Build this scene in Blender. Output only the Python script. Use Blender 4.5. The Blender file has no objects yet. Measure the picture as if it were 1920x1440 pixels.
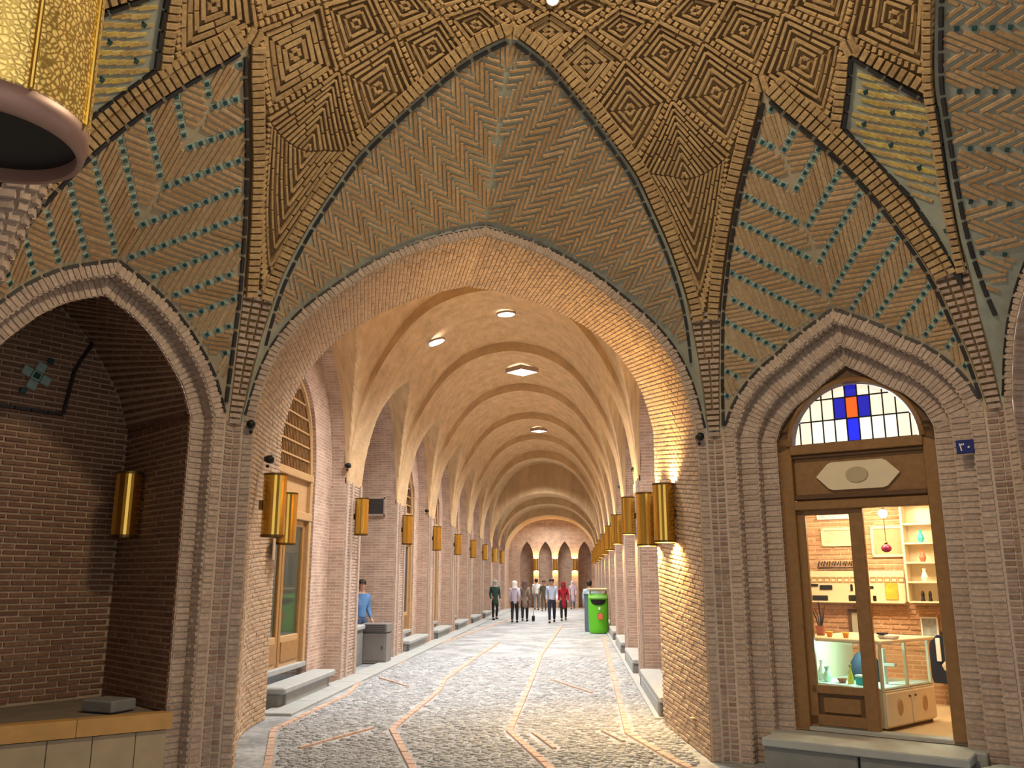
import bpy, math, random
from mathutils import Vector, Matrix
random.seed(7)
R = math.radians
scene = bpy.context.scene
COL = scene.collection
V = Vector

# ------------------------------------------------------------------ camera
# world frame: +Y runs down the vaulted lane, X to the right, Z up; eye 1.75 m above the paving
F_PX, CX, CY, EYE = 1620.0, 960.0, 720.0, 1.75
VPX, VPY = 1080.0, 1085.0                       # vanishing point of the lane in the 1920 x 1440 frame
PITCH = math.atan((VPY - CY) / F_PX)
YAW = math.atan((VPX - CX) / (F_PX / math.cos(PITCH)))
cam_d = bpy.data.cameras.new('camera')
cam = bpy.data.objects.new('camera', cam_d)
COL.objects.link(cam)
cam.location = (0, 0, EYE)
cam.rotation_euler = (math.pi / 2 + PITCH, 0, YAW)
cam_d.sensor_width = 36.0
cam_d.lens = F_PX / 1920.0 * 36.0
cam_d.clip_start = 0.05
cam_d.clip_end = 300
scene.camera = cam
FW = V((-math.sin(YAW) * math.cos(PITCH), math.cos(YAW) * math.cos(PITCH), math.sin(PITCH)))
RT = V((math.cos(YAW), math.sin(YAW), 0))
UP = RT.cross(FW)
EYEP = V((0, 0, EYE))

# ------------------------------------------------------------------ world, light, exposure
world = bpy.data.worlds.new('world')
scene.world = world
world.use_nodes = True
bg = world.node_tree.nodes['Background']
bg.inputs[0].default_value = (1.0, 0.96, 0.92, 1)
bg.inputs[1].default_value = 1.15
vs = scene.view_settings
vs.view_transform = 'Standard'
vs.look = 'None'
vs.exposure = 0.0
vs.gamma = 1.0
vs.use_curve_mapping = False

def light(name, kind, loc, energy, color, size=0.1, rot=(0, 0, 0), parent=None, spread=180):
    d = bpy.data.lights.new(name, kind)
    d.energy = energy
    d.color = color
    if kind == 'AREA':
        d.shape = 'DISK'
        d.size = size
        d.spread = R(spread)
    else:
        d.shadow_soft_size = size
    o = bpy.data.objects.new(name, d)
    COL.objects.link(o)
    o.location = loc
    o.rotation_euler = rot
    if parent is not None:
        o.parent = parent
    return o

# daylight that drops through the roof openings of the lane, one per bay
BAYS = [(11.4, 15.5)] + [(16.6 + 4.5 * k, 20.0 + 4.5 * k) for k in range(8)]
LANE_X = -1.5
for k, (ya, yb) in enumerate(BAYS):
    light('lane_overhead_light', 'AREA', (LANE_X, (ya + yb) / 2, 6.75 if k < 7 else 5.2), (370, 330, 320, 290, 260, 235, 215, 205, 200)[k], (1.0, 0.955, 0.90), 1.5, spread=125)
light('lane_overhead_light', 'AREA', (LANE_X, 53.0, 5.0), 150, (1.0, 0.94, 0.84), 1.5)  # extra overhead fill added to brighten the end wall and its vault
light('dome_top_fill', 'AREA', (0.08, 4.42, 7.3), 260, (1.0, 0.80, 0.52), 0.66)  # golden fill added under the dome top in place of lantern glow
LAMP_COL = (1.0, 0.62, 0.22)

# ------------------------------------------------------------------ helpers: photograph measurements -> points
def ray(px, py):
    return (F_PX * FW + (px - CX) * RT - (py - CY) * UP).normalized()
def on_plane(px, py, p0, n):
    d = ray(px, py)
    return EYEP + d * ((V(p0) - EYEP).dot(V(n)) / d.dot(V(n)))
def on_floor(px, py, z=0.0):
    return on_plane(px, py, (0, 0, z), (0, 0, 1))
def at_y(px, py, y):
    return on_plane(px, py, (0, y, 0), (0, 1, 0))
def project(p):
    v = V(p) - EYEP
    z = v.dot(FW)
    if z < 0.05:
        return None
    return (CX + F_PX * v.dot(RT) / z, CY - F_PX * v.dot(UP) / z, z)

# ------------------------------------------------------------------ helpers: meshes and objects
class MB:
    def __init__(self):
        self.v, self.f, self.uv, self.mi = [], [], [], []
    def face(self, pts, uv=None, mi=0):
        b = len(self.v)
        self.v += [tuple(p) for p in pts]
        self.f.append(tuple(range(b, b + len(pts))))
        self.uv.append(uv or [(p[0] + p[1], p[2]) for p in pts])
        self.mi.append(mi)
    def idx(self, verts, faces, mi=0, M=None):
        b = len(self.v)
        for p in verts:
            self.v.append(tuple(M @ V(p)) if M is not None else tuple(p))
        for f in faces:
            self.f.append(tuple(b + i for i in f))
            self.uv.append([(self.v[b + i][0] + self.v[b + i][1], self.v[b + i][2]) for i in f])
            self.mi.append(mi)
    def box(self, c, s, M=None, mi=0, bev=0.0):
        x, y, z = s[0] / 2, s[1] / 2, s[2] / 2
        if bev <= 0:
            vs_ = [(c[0] + a * x, c[1] + b_ * y, c[2] + d * z) for d in (-1, 1) for b_ in (-1, 1) for a in (-1, 1)]
            fs = [(0, 2, 3, 1), (4, 5, 7, 6), (0, 1, 5, 4), (2, 6, 7, 3), (0, 4, 6, 2), (1, 3, 7, 5)]
            self.idx(vs_, fs, mi, M)
        else:
            e = bev
            rings = []
            for (zz, i) in ((-z, e), (-z + e, 0), (z - e, 0), (z, e)):
                ax, ay = x - i, y - i
                k = e
                ring = [(-ax + k, -ay), (ax - k, -ay), (ax, -ay + k), (ax, ay - k), (ax - k, ay), (-ax + k, ay), (-ax, ay - k), (-ax, -ay + k)]
                rings.append([(c[0] + p, c[1] + q, c[2] + zz) for p, q in ring])
            vs_ = [p for r in rings for p in r]
            fs = [tuple(reversed(range(8))), tuple(range(24, 32))]
            for r in range(3):
                for i in range(8):
                    j = (i + 1) % 8
                    fs.append((r * 8 + i, r * 8 + j, r * 8 + 8 + j, r * 8 + 8 + i))
            self.idx(vs_, fs, mi, M)
    def lathe(self, prof, seg=24, M=None, mi=0, a0=0.0, a1=2 * math.pi, sx=1.0, sy=1.0):
        full = abs(a1 - a0 - 2 * math.pi) < 1e-6
        n = seg if full else seg + 1
        vs_ = []
        for i in range(n):
            a = a0 + (a1 - a0) * i / seg
            for r, z in prof:
                vs_.append((r * math.cos(a) * sx, r * math.sin(a) * sy, z))
        m = len(prof)
        fs = []
        for i in range(seg):
            j = (i + 1) % n
            for k in range(m - 1):
                fs.append((i * m + k, j * m + k, j * m + k + 1, i * m + k + 1))
        self.idx(vs_, fs, mi, M)
    def prism(self, poly, d0, d1, M, mi=0):
        n = len(poly)
        vs_ = [(p[0], p[1], d0) for p in poly] + [(p[0], p[1], d1) for p in poly]
        fs = [tuple(range(n - 1, -1, -1)), tuple(range(n, 2 * n))]
        for i in range(n):
            j = (i + 1) % n
            fs.append((i, j, n + j, n + i))
        self.idx(vs_, fs, mi, M)
    def tube(self, pts, r, seg=8, mi=0, M=None, cap=True):
        pts = [V(p) for p in pts]
        rs = r if isinstance(r, (list, tuple)) else [r] * len(pts)
        vs_ = []
        ref = V((0.13, 0.31, 0.94))
        for i, p in enumerate(pts):
            t = (pts[min(i + 1, len(pts) - 1)] - pts[max(i - 1, 0)])
            t = t.normalized() if t.length > 1e-9 else V((0, 0, 1))
            a = t.cross(ref)
            a = a.normalized() if a.length > 1e-4 else V((1, 0, 0))
            b = t.cross(a)
            for k in range(seg):
                an = 2 * math.pi * k / seg
                vs_.append(tuple(p + (a * math.cos(an) + b * math.sin(an)) * rs[i]))
        fs = []
        for i in range(len(pts) - 1):
            for k in range(seg):
                j = (k + 1) % seg
                fs.append((i * seg + k, i * seg + j, i * seg + seg + j, i * seg + seg + k))
        if cap:
            fs.append(tuple(range(seg - 1, -1, -1)))
            fs.append(tuple((len(pts) - 1) * seg + k for k in range(seg)))
        self.idx(vs_, fs, mi, M)
    def ball(self, c, r, seg=12, rings=8, sc=(1, 1, 1), mi=0, M=None):
        T = Matrix.Translation(V(c)) @ Matrix.Diagonal(V((sc[0], sc[1], sc[2], 1)))
        if M is not None:
            T = M @ T
        prof = [(max(r * math.sin(math.pi * i / rings), 1e-4), -r * math.cos(math.pi * i / rings)) for i in range(rings + 1)]
        self.lathe(prof, seg, T, mi)
    def grid(self, P, nu, nv, UV=None, mi=0, flip=False):
        b = len(self.v)
        uvs = []
        for i in range(nu + 1):
            for j in range(nv + 1):
                self.v.append(tuple(P(i / nu, j / nv)))
                uvs.append(UV(i / nu, j / nv) if UV else (i / nu, j / nv))
        for i in range(nu):
            for j in range(nv):
                q = [i * (nv + 1) + j, (i + 1) * (nv + 1) + j, (i + 1) * (nv + 1) + j + 1, i * (nv + 1) + j + 1]
                if flip:
                    q.reverse()
                self.f.append(tuple(b + k for k in q))
                self.uv.append([uvs[k] for k in q])
                self.mi.append(mi)
    def mesh(self, name, mats, smooth=False):
        me = bpy.data.meshes.new(name)
        me.from_pydata(self.v, [], self.f)
        mats = mats if isinstance(mats, (list, tuple)) else [mats]
        for m in mats:
            me.materials.append(m)
        if len(mats) > 1:
            me.polygons.foreach_set('material_index', self.mi)
        uvl = me.uv_layers.new(name='UVMap')
        flat = [c for f in self.uv for p in f for c in p]
        uvl.data.foreach_set('uv', flat)
        if smooth:
            me.polygons.foreach_set('use_smooth', [True] * len(self.f))
        me.update()
        return me
    def build(self, name, mats, parent=None, smooth=False, kind=None):
        o = bpy.data.objects.new(name, self.mesh(name, mats, smooth))
        COL.objects.link(o)
        if parent is not None:
            o.parent = parent
        if kind:
            o['kind'] = kind
        return o

def tag(o, label=None, cat=None, group=None, kind=None):
    if label: o['label'] = label
    if cat: o['category'] = cat
    if group: o['group'] = group
    if kind: o['kind'] = kind
    return o
def thing(name, label, cat, loc=(0, 0, 0), rz=0.0, group=None, kind=None):
    o = bpy.data.objects.new(name, None)
    o.empty_display_size = 0.1
    COL.objects.link(o)
    o.location = loc
    o.rotation_euler = (0, 0, rz)
    return tag(o, label, cat, group, kind)
def copy_tree(o, parent=None):
    c = o.copy()
    COL.objects.link(c)
    c.parent = parent
    for ch in list(o.children):
        copy_tree(ch, c)
    return c

# ------------------------------------------------------------------ materials (all procedural)
MATS = {}
def nt(name):
    m = bpy.data.materials.new(name)
    m.use_nodes = True
    t = m.node_tree
    return m, t, t.nodes['Principled BSDF']
def mat(name, col, rough=0.7, metal=0.0, emit=None, es=0.0, noise=0.0, nscale=20.0, bump=0.0, alpha=1.0, trans=0.0, ior=1.45):
    m, t, b = nt(name)
    b.inputs['Roughness'].default_value = rough
    b.inputs['Metallic'].default_value = metal
    b.inputs['Base Color'].default_value = (*col, 1)
    b.inputs['Transmission Weight'].default_value = trans
    b.inputs['IOR'].default_value = ior
    if emit:
        b.inputs['Emission Color'].default_value = (*emit, 1)
        b.inputs['Emission Strength'].default_value = es
    if noise > 0 or bump > 0:
        tc = t.nodes.new('ShaderNodeTexCoord')
        nz = t.nodes.new('ShaderNodeTexNoise')
        nz.inputs['Scale'].default_value = nscale
        nz.inputs['Detail'].default_value = 5
        t.links.new(tc.outputs['Object'], nz.inputs['Vector'])
        if noise > 0:
            mx = t.nodes.new('ShaderNodeMix')
            mx.data_type = 'RGBA'
            mx.inputs[6].default_value = (*[c * (1 - noise) for c in col], 1)
            mx.inputs[7].default_value = (*[min(1, c * (1 + noise)) for c in col], 1)
            t.links.new(nz.outputs['Fac'], mx.inputs[0])
            t.links.new(mx.outputs[2], b.inputs['Base Color'])
        if bump > 0:
            bp = t.nodes.new('ShaderNodeBump')
            bp.inputs['Strength'].default_value = bump
            bp.inputs['Distance'].default_value = 0.02
            t.links.new(nz.outputs['Fac'], bp.inputs['Height'])
            t.links.new(bp.outputs['Normal'], b.inputs['Normal'])
    MATS[name] = m
    return m
def piece_mat(name, cols, rough=0.85, nscale=30.0, bump=0.35):
    """colour differs from piece to piece (per island and per object), with a fine grain"""
    m, t, b = nt(name)
    b.inputs['Roughness'].default_value = rough
    geo = t.nodes.new('ShaderNodeNewGeometry')
    oi = t.nodes.new('ShaderNodeObjectInfo')
    add = t.nodes.new('ShaderNodeMath'); add.operation = 'ADD'
    fr = t.nodes.new('ShaderNodeMath'); fr.operation = 'FRACT'
    t.links.new(geo.outputs['Random Per Island'], add.inputs[0])
    t.links.new(oi.outputs['Random'], add.inputs[1])
    t.links.new(add.outputs[0], fr.inputs[0])
    cr = t.nodes.new('ShaderNodeValToRGB')
    el = cr.color_ramp.elements
    while len(el) < len(cols):
        el.new(0.5)
    for i, c in enumerate(cols):
        el[i].position = i / (len(cols) - 1)
        el[i].color = (*c, 1)
    t.links.new(fr.outputs[0], cr.inputs[0])
    nz = t.nodes.new('ShaderNodeTexNoise')
    nz.inputs['Scale'].default_value = nscale
    nz.inputs['Detail'].default_value = 4
    t.links.new(geo.outputs['Position'], nz.inputs['Vector'])
    mr = t.nodes.new('ShaderNodeMapRange')
    mr.inputs[1].default_value = 0.3; mr.inputs[2].default_value = 0.7
    mr.inputs[3].default_value = 0.78; mr.inputs[4].default_value = 1.18
    t.links.new(nz.outputs['Fac'], mr.inputs[0])
    mx = t.nodes.new('ShaderNodeMix'); mx.data_type = 'RGBA'; mx.blend_type = 'MULTIPLY'
    mx.inputs[0].default_value = 1.0
    t.links.new(cr.outputs[0], mx.inputs[6])
    t.links.new(mr.outputs[0], mx.inputs[7])
    t.links.new(mx.outputs[2], b.inputs['Base Color'])
    if bump > 0:
        bp = t.nodes.new('ShaderNodeBump')
        bp.inputs['Strength'].default_value = bump
        bp.inputs['Distance'].default_value = 0.01
        t.links.new(nz.outputs['Fac'], bp.inputs['Height'])
        t.links.new(bp.outputs['Normal'], b.inputs['Normal'])
    MATS[name] = m
    return m
def brick_uv_mat(name, c1, c2, mortar, bw=0.22, rh=0.055, ms=0.008, bump=0.5, rough=0.85):
    m, t, b = nt(name)
    b.inputs['Roughness'].default_value = rough
    uv = t.nodes.new('ShaderNodeUVMap')
    br = t.nodes.new('ShaderNodeTexBrick')
    br.inputs['Scale'].default_value = 1.0
    br.inputs['Color1'].default_value = (*c1, 1)
    br.inputs['Color2'].default_value = (*c2, 1)
    br.inputs['Mortar'].default_value = (*mortar, 1)
    br.inputs['Mortar Size'].default_value = ms
    br.inputs['Mortar Smooth'].default_value = 0.3
    br.inputs['Brick Width'].default_value = bw
    br.inputs['Row Height'].default_value = rh
    t.links.new(uv.outputs[0], br.inputs['Vector'])
    nz = t.nodes.new('ShaderNodeTexNoise')
    nz.inputs['Scale'].default_value = 3.0
    nz.inputs['Detail'].default_value = 6
    t.links.new(uv.outputs[0], nz.inputs['Vector'])
    mr = t.nodes.new('ShaderNodeMapRange')
    mr.inputs[1].default_value = 0.3; mr.inputs[2].default_value = 0.7
    mr.inputs[3].default_value = 0.82; mr.inputs[4].default_value = 1.15
    t.links.new(nz.outputs['Fac'], mr.inputs[0])
    mx = t.nodes.new('ShaderNodeMix'); mx.data_type = 'RGBA'; mx.blend_type = 'MULTIPLY'
    mx.inputs[0].default_value = 1.0
    t.links.new(br.outputs['Color'], mx.inputs[6])
    t.links.new(mr.outputs[0], mx.inputs[7])
    t.links.new(mx.outputs[2], b.inputs['Base Color'])
    bp = t.nodes.new('ShaderNodeBump')
    bp.inputs['Strength'].default_value = bump
    bp.inputs['Distance'].default_value = 0.01
    bp.invert = True
    t.links.new(br.outputs['Fac'], bp.inputs['Height'])
    t.links.new(bp.outputs['Normal'], b.inputs['Normal'])
    MATS[name] = m
    return m

BRICK = piece_mat('brown_pink_brick', [(0.235, 0.155, 0.12), (0.32, 0.22, 0.175), (0.36, 0.265, 0.22), (0.29, 0.20, 0.16)])
MORTAR = mat('lime_mortar', (0.50, 0.415, 0.345), 0.95, noise=0.2, nscale=12)
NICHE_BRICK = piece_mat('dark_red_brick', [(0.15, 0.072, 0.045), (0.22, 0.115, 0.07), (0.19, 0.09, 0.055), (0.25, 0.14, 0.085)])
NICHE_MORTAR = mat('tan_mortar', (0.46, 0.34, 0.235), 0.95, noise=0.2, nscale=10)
BAND = piece_mat('pale_brick', [(0.40, 0.305, 0.25), (0.48, 0.375, 0.31), (0.44, 0.335, 0.27), (0.36, 0.275, 0.225)])
VAULT = piece_mat('buff_vault_brick', [(0.42, 0.295, 0.19), (0.52, 0.38, 0.25), (0.47, 0.335, 0.215), (0.40, 0.28, 0.18)])
DOMEB = piece_mat('buff_dome_brick', [(0.40, 0.265, 0.125), (0.50, 0.345, 0.17), (0.45, 0.305, 0.15), (0.36, 0.235, 0.115)])
DOMEGAP = mat('dome_mortar', (0.33, 0.215, 0.10), 0.95, noise=0.25, nscale=6)
STICK = piece_mat('orange_tile_brick', [(0.39, 0.235, 0.11), (0.50, 0.33, 0.175), (0.44, 0.275, 0.135), (0.54, 0.375, 0.215)])
STICKGAP = mat('pale_teal_glaze', (0.335, 0.355, 0.295), 0.7, noise=0.3, nscale=9)
STICKGAP2 = mat('sandy_joint', (0.43, 0.365, 0.255), 0.85, noise=0.2, nscale=9)
YSTICK = piece_mat('yellow_tile_brick', [(0.40, 0.25, 0.10), (0.55, 0.42, 0.10), (0.46, 0.31, 0.13), (0.60, 0.48, 0.15)])
TEAL = mat('pale_turquoise_tile', (0.29, 0.42, 0.385), 0.5, noise=0.25, nscale=25)
DOT = piece_mat('dark_teal_tile', [(0.008, 0.05, 0.055), (0.015, 0.075, 0.08), (0.01, 0.035, 0.04)], rough=0.35, bump=0.0)
BLACK = piece_mat('black_glazed_tile', [(0.012, 0.011, 0.012), (0.03, 0.028, 0.03), (0.016, 0.016, 0.02)], rough=0.4, bump=0.0)
LANE = brick_uv_mat('lane_wall_brick', (0.40, 0.265, 0.20), (0.51, 0.365, 0.285), (0.58, 0.475, 0.395))
LANEV = brick_uv_mat('lane_vault_brick', (0.55, 0.38, 0.205), (0.62, 0.435, 0.245), (0.585, 0.415, 0.245), ms=0.006, bump=0.25)
LANEPALE = mat('pale_plastered_brick', (0.60, 0.48, 0.40), 0.9, noise=0.08, nscale=8)
ROOMB = brick_uv_mat('plain_room_brick', (0.26, 0.16, 0.12), (0.36, 0.24, 0.18), (0.46, 0.37, 0.29))
WOOD = mat('honey_oak_wood', (0.30, 0.155, 0.045), 0.45, noise=0.3, nscale=14, bump=0.1)
WOODL = mat('light_oak_wood', (0.46, 0.285, 0.13), 0.5, noise=0.2, nscale=12, bump=0.1)
WOODD = mat('dark_stained_wood', (0.10, 0.047, 0.018), 0.5, noise=0.3, nscale=14)
WOODM = mat('brown_wood', (0.24, 0.125, 0.042), 0.45, noise=0.3, nscale=16, bump=0.1)
BRASS = mat('polished_brass', (0.72, 0.47, 0.10), 0.22, 1.0)
BRASSD = mat('dark_brass_edge', (0.16, 0.105, 0.035), 0.4, 1.0)
INNER = mat('lamp_inner_white', (0.85, 0.7, 0.45), 0.5)
BULB = mat('glowing_bulb', (1, 0.9, 0.7), 0.4, emit=(1.0, 0.78, 0.42), es=25)
COPPER = mat('dull_copper', (0.33, 0.19, 0.145), 0.5, 0.3, noise=0.15, nscale=8)
IRON = mat('black_iron', (0.012, 0.011, 0.011), 0.5, 0.3)
STONE = mat('grey_blue_stone', (0.34, 0.36, 0.36), 0.75, noise=0.18, nscale=7, bump=0.2)
STONED = mat('dark_grey_stone', (0.19, 0.195, 0.19), 0.8, noise=0.25, nscale=9, bump=0.25)
CREAMST = mat('cream_stone_slab', (0.40, 0.325, 0.22), 0.8, noise=0.25, nscale=4, bump=0.2)
OCHRE = mat('ochre_stone_edge', (0.50, 0.29, 0.10), 0.7, noise=0.3, nscale=5, bump=0.2)
PLATF = mat('platform_grey', (0.20, 0.165, 0.13), 0.9, noise=0.3, nscale=5, bump=0.2)
BANDBR = piece_mat('pink_paving_brick', [(0.44, 0.31, 0.24), (0.52, 0.38, 0.31), (0.48, 0.345, 0.275), (0.46, 0.35, 0.29)])
COBBLE = piece_mat('grey_cobble', [(0.215, 0.225, 0.235), (0.335, 0.36, 0.38), (0.27, 0.285, 0.30), (0.42, 0.45, 0.475), (0.235, 0.245, 0.255)], nscale=20)
WHITE = mat('white_paint', (0.80, 0.78, 0.74), 0.5)
CREAM = mat('cream_paint', (0.72, 0.62, 0.44), 0.5, noise=0.06, nscale=10)
BLUEP = mat('enamel_blue', (0.012, 0.025, 0.16), 0.3)
GREEN = mat('lime_green_plastic', (0.115, 0.52, 0.02), 0.4)
GREENL = mat('pale_green_plastic', (0.32, 0.72, 0.18), 0.4)
BINHOOD = mat('tan_bin_hood', (0.38, 0.33, 0.22), 0.5)
BINBLUE = mat('slate_blue_metal', (0.10, 0.16, 0.22), 0.5)
PINKRED = mat('pink_red_print', (0.70, 0.16, 0.10), 0.5)
GREYMET = mat('grey_painted_metal', (0.205, 0.19, 0.18), 0.55, 0.2, noise=0.1, nscale=6)
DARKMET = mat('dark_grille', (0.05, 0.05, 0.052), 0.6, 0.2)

def glass_mat(name, col=(1, 1, 1), fac=0.12):
    m = bpy.data.materials.new(name)
    m.use_nodes = True
    t = m.node_tree
    t.nodes.clear()
    out = t.nodes.new('ShaderNodeOutputMaterial')
    tr = t.nodes.new('ShaderNodeBsdfTransparent')
    tr.inputs[0].default_value = (*col, 1)
    gl = t.nodes.new('ShaderNodeBsdfGlossy')
    gl.inputs['Roughness'].default_value = 0.03
    fz = t.nodes.new('ShaderNodeFresnel')
    fz.inputs[0].default_value = 1.35
    mx = t.nodes.new('ShaderNodeMixShader')
    gm = t.nodes.new('ShaderNodeNewGeometry')
    inv = t.nodes.new('ShaderNodeMath'); inv.operation = 'SUBTRACT'; inv.inputs[0].default_value = 1.0
    t.links.new(gm.outputs['Backfacing'], inv.inputs[1])
    mu = t.nodes.new('ShaderNodeMath'); mu.operation = 'MULTIPLY'
    t.links.new(fz.outputs[0], mu.inputs[0]); t.links.new(inv.outputs[0], mu.inputs[1])
    t.links.new(mu.outputs[0], mx.inputs[0])
    t.links.new(tr.outputs[0], mx.inputs[1])
    t.links.new(gl.outputs[0], mx.inputs[2])
    t.links.new(mx.outputs[0], out.inputs[0])
    return m
GLASS = glass_mat('clear_glass', (0.95, 0.97, 0.96))

# ------------------------------------------------------------------ pieces: bricks, tiles, sticks
_CHAM = 0.10
_PV = [(-.5, -.5, 0), (.5, -.5, 0), (.5, .5, 0), (-.5, .5, 0)]
def piece_geo(c, e1, e2, n, l, w, t, mb, mi=0):
    b = len(mb.v)
    k = min(0.006, 0.25 * min(l, w))
    for (a, q, h) in ((-1, -1, 0), (1, -1, 0), (1, 1, 0), (-1, 1, 0)):
        mb.v.append(tuple(c + e1 * (a * l / 2) + e2 * (q * w / 2) - n * 0.004))
    for (a, q) in ((-1, -1), (1, -1), (1, 1), (-1, 1)):
        mb.v.append(tuple(c + e1 * (a * (l / 2 - k)) + e2 * (q * (w / 2 - k)) + n * t))
    for f in ((4, 5, 6, 7), (0, 1, 5, 4), (1, 2, 6, 5), (2, 3, 7, 6), (3, 0, 4, 7)):
        mb.f.append(tuple(b + i for i in f))
        mb.uv.append([(0, 0)] * 4)
        mb.mi.append(mi)
UNIT = {}
def unit_mesh(material, l, w):
    """one shared mesh per material and rough shape"""
    asp = round(max(0.2, min(1.0, w / l)) * 5) / 5
    key = (material.name, asp)
    if key not in UNIT:
        mb = MB()
        k = 0.08
        kx = k * asp
        vs_ = [(-.5, -.5, -.1), (.5, -.5, -.1), (.5, .5, -.1), (-.5, .5, -.1),
               (-.5 + kx, -.5 + k, 1), (.5 - kx, -.5 + k, 1), (.5 - kx, .5 - k, 1), (-.5 + kx, .5 - k, 1)]
        mb.idx(vs_, [(4, 5, 6, 7), (0, 1, 5, 4), (1, 2, 6, 5), (2, 3, 7, 6), (3, 0, 4, 7)])
        UNIT[key] = mb.mesh('brick_shape', material)
    return UNIT[key]
N_IND = [0]
def put_pieces(pieces, material, parent, n_ind, name='brick'):
    """pieces: (centre, along, across, outward, length, width, thickness); the n_ind that show largest become objects
    of their own under parent, the others one joined part"""
    if not pieces:
        return
    sc = []
    for i, (c, e1, e2, n, l, w, t) in enumerate(pieces):
        p = project(c)
        if p is None or not (-10 < p[0] < 1930 and -10 < p[1] < 1450):
            sc.append((0, i)); continue
        d = (c - EYEP)
        facing = max(0.0, -d.normalized().dot(n))
        sc.append((l * w * facing / d.length_squared, i))
    sc.sort(reverse=True)
    ind = set(i for s_, i in sc[:n_ind] if s_ > 0)
    rest = MB()
    for i, (c, e1, e2, n, l, w, t) in enumerate(pieces):
        if i in ind:
            o = bpy.data.objects.new(name, unit_mesh(material, l, w))
            M = Matrix.Identity(4)
            M.col[0] = (*(e1 * l), 0); M.col[1] = (*(e2 * w), 0); M.col[2] = (*(n * t), 0); M.col[3] = (*c, 1)
            o.matrix_basis = M
            COL.objects.link(o)
            o.parent = parent
            N_IND[0] += 1
        else:
            piece_geo(c, e1, e2, n, l, w, t, rest)
    if rest.f:
        rest.build(name, material, parent, kind='stuff')
def jit(a):
    return random.uniform(-a, a)
def frame_piece(p0, p1, n_hint, l, w, t):
    """piece between two points: long axis p0->p1"""
    c = (p0 + p1) / 2
    e1 = (p1 - p0)
    e1.normalize()
    n = (n_hint - e1 * n_hint.dot(e1)).normalized()
    e2 = n.cross(e1)
    return (c, e1, e2, n, l, w, t)

# ------------------------------------------------------------------ polyline helpers
def interp(tab, x, k=1):
    """tab sorted by [0]; linear"""
    if x <= tab[0][0]: return tab[0][k]
    for a, b in zip(tab, tab[1:]):
        if x <= b[0]:
            f = (x - a[0]) / (b[0] - a[0]) if b[0] > a[0] else 0
            return a[k] + (b[k] - a[k]) * f
    return tab[-1][k]
def smooth_poly(pts, n=8):
    """Catmull-Rom through points (tuples of any size)"""
    out = []
    P = [pts[0]] + list(pts) + [pts[-1]]
    for i in range(1, len(P) - 2):
        p0, p1, p2, p3 = P[i - 1], P[i], P[i + 1], P[i + 2]
        for k in range(n):
            t = k / n
            out.append(tuple(0.5 * (2 * b + (c - a) * t + (2 * a - 5 * b + 4 * c - d) * t * t + (-a + 3 * b - 3 * c + d) * t ** 3)
                             for a, b, c, d in zip(p0, p1, p2, p3)))
    out.append(tuple(pts[-1]))
    return out
def resample(pts, step):
    """points at even arc-length steps (centres)"""
    L = [0.0]
    for a, b in zip(pts, pts[1:]):
        L.append(L[-1] + math.dist(a, b))
    n = max(2, int(round(L[-1] / step)))
    out = []
    j = 0
    for i in range(n + 1):
        s = L[-1] * i / n
        while j < len(L) - 2 and L[j + 1] < s:
            j += 1
        f = (s - L[j]) / (L[j + 1] - L[j]) if L[j + 1] > L[j] else 0
        out.append(tuple(a + (b - a) * f for a, b in zip(pts[j], pts[j + 1])))
    return out
def offset_in(pts, d):
    """offset an arch profile (u,z), listed from right foot to left foot over the top, towards its inside"""
    out = []
    for i, p in enumerate(pts):
        a = pts[max(i - 1, 0)]; b = pts[min(i + 1, len(pts) - 1)]
        tx, tz = b[0] - a[0], b[1] - a[1]
        l = math.hypot(tx, tz) or 1
        out.append((p[0] - tz / l * d, p[1] + tx / l * d))
    # keep each half on its own side of the axis
    res = []
    h = len(out) // 2
    for i, p in enumerate(out):
        if i < h: res.append((max(p[0], 0.0), p[1]))
        elif i > h: res.append((min(p[0], 0.0), p[1]))
        else: res.append((0.0, min(out[h - 1][1], out[h + 1][1]) + 0.01 if abs(d) > 1e-6 else p[1]))
    return res
def full_arch(half, z_foot=0.0):
    """half profile from foot (u>0) to apex (0,z) -> full list right foot .. apex .. left foot, with straight jambs below"""
    s = smooth_poly(half, 6)
    s[-1] = (0.0, s[-1][1])
    jamb = [(s[0][0], z_foot + (s[0][1] - z_foot) * i / 6) for i in range(6)]
    r = jamb + s
    return r + [(-u, z) for u, z in reversed(r[:-1])]

# ------------------------------------------------------------------ the domed octagon
DC = V((0.08, 4.42, 0))
FAX = R(103.16)
AP_F, AP_S, H_F, H_S, R_K = 4.342, 4.81, 2.46, 1.331, 4.99
PSI_K = 29.53
DPROF = [(4.99, 3.19), (4.97, 3.20), (4.90, 3.40), (4.75, 3.8), (4.4, 4.5), (3.85, 5.25), (3.12, 6.0), (2.6, 6.5), (1.9, 7.0), (1.0, 7.4), (0.0, 7.55)]
_DS = sorted(smooth_poly(DPROF[1:], 6))
def dome_z(r):
    return interp(_DS, r)
def ddir(psi):
    a = FAX - R(psi)
    return V((math.cos(a), math.sin(a), 0))
def dome_p(psi, r):
    return DC + ddir(psi) * r + V((0, 0, dome_z(r)))
def dome_n(psi, r):
    """inward normal"""
    e = 0.03
    t = V((0, 0, 0)) + ddir(psi) * (2 * e) + V((0, 0, dome_z(r + e) - dome_z(max(r - e, 0))))
    s = V((-ddir(psi).y, ddir(psi).x, 0))
    n = t.cross(s).normalized()
    if n.dot(DC + V((0, 0, 3.5)) - dome_p(psi, r)) < 0:
        n = -n
    return n
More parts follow.
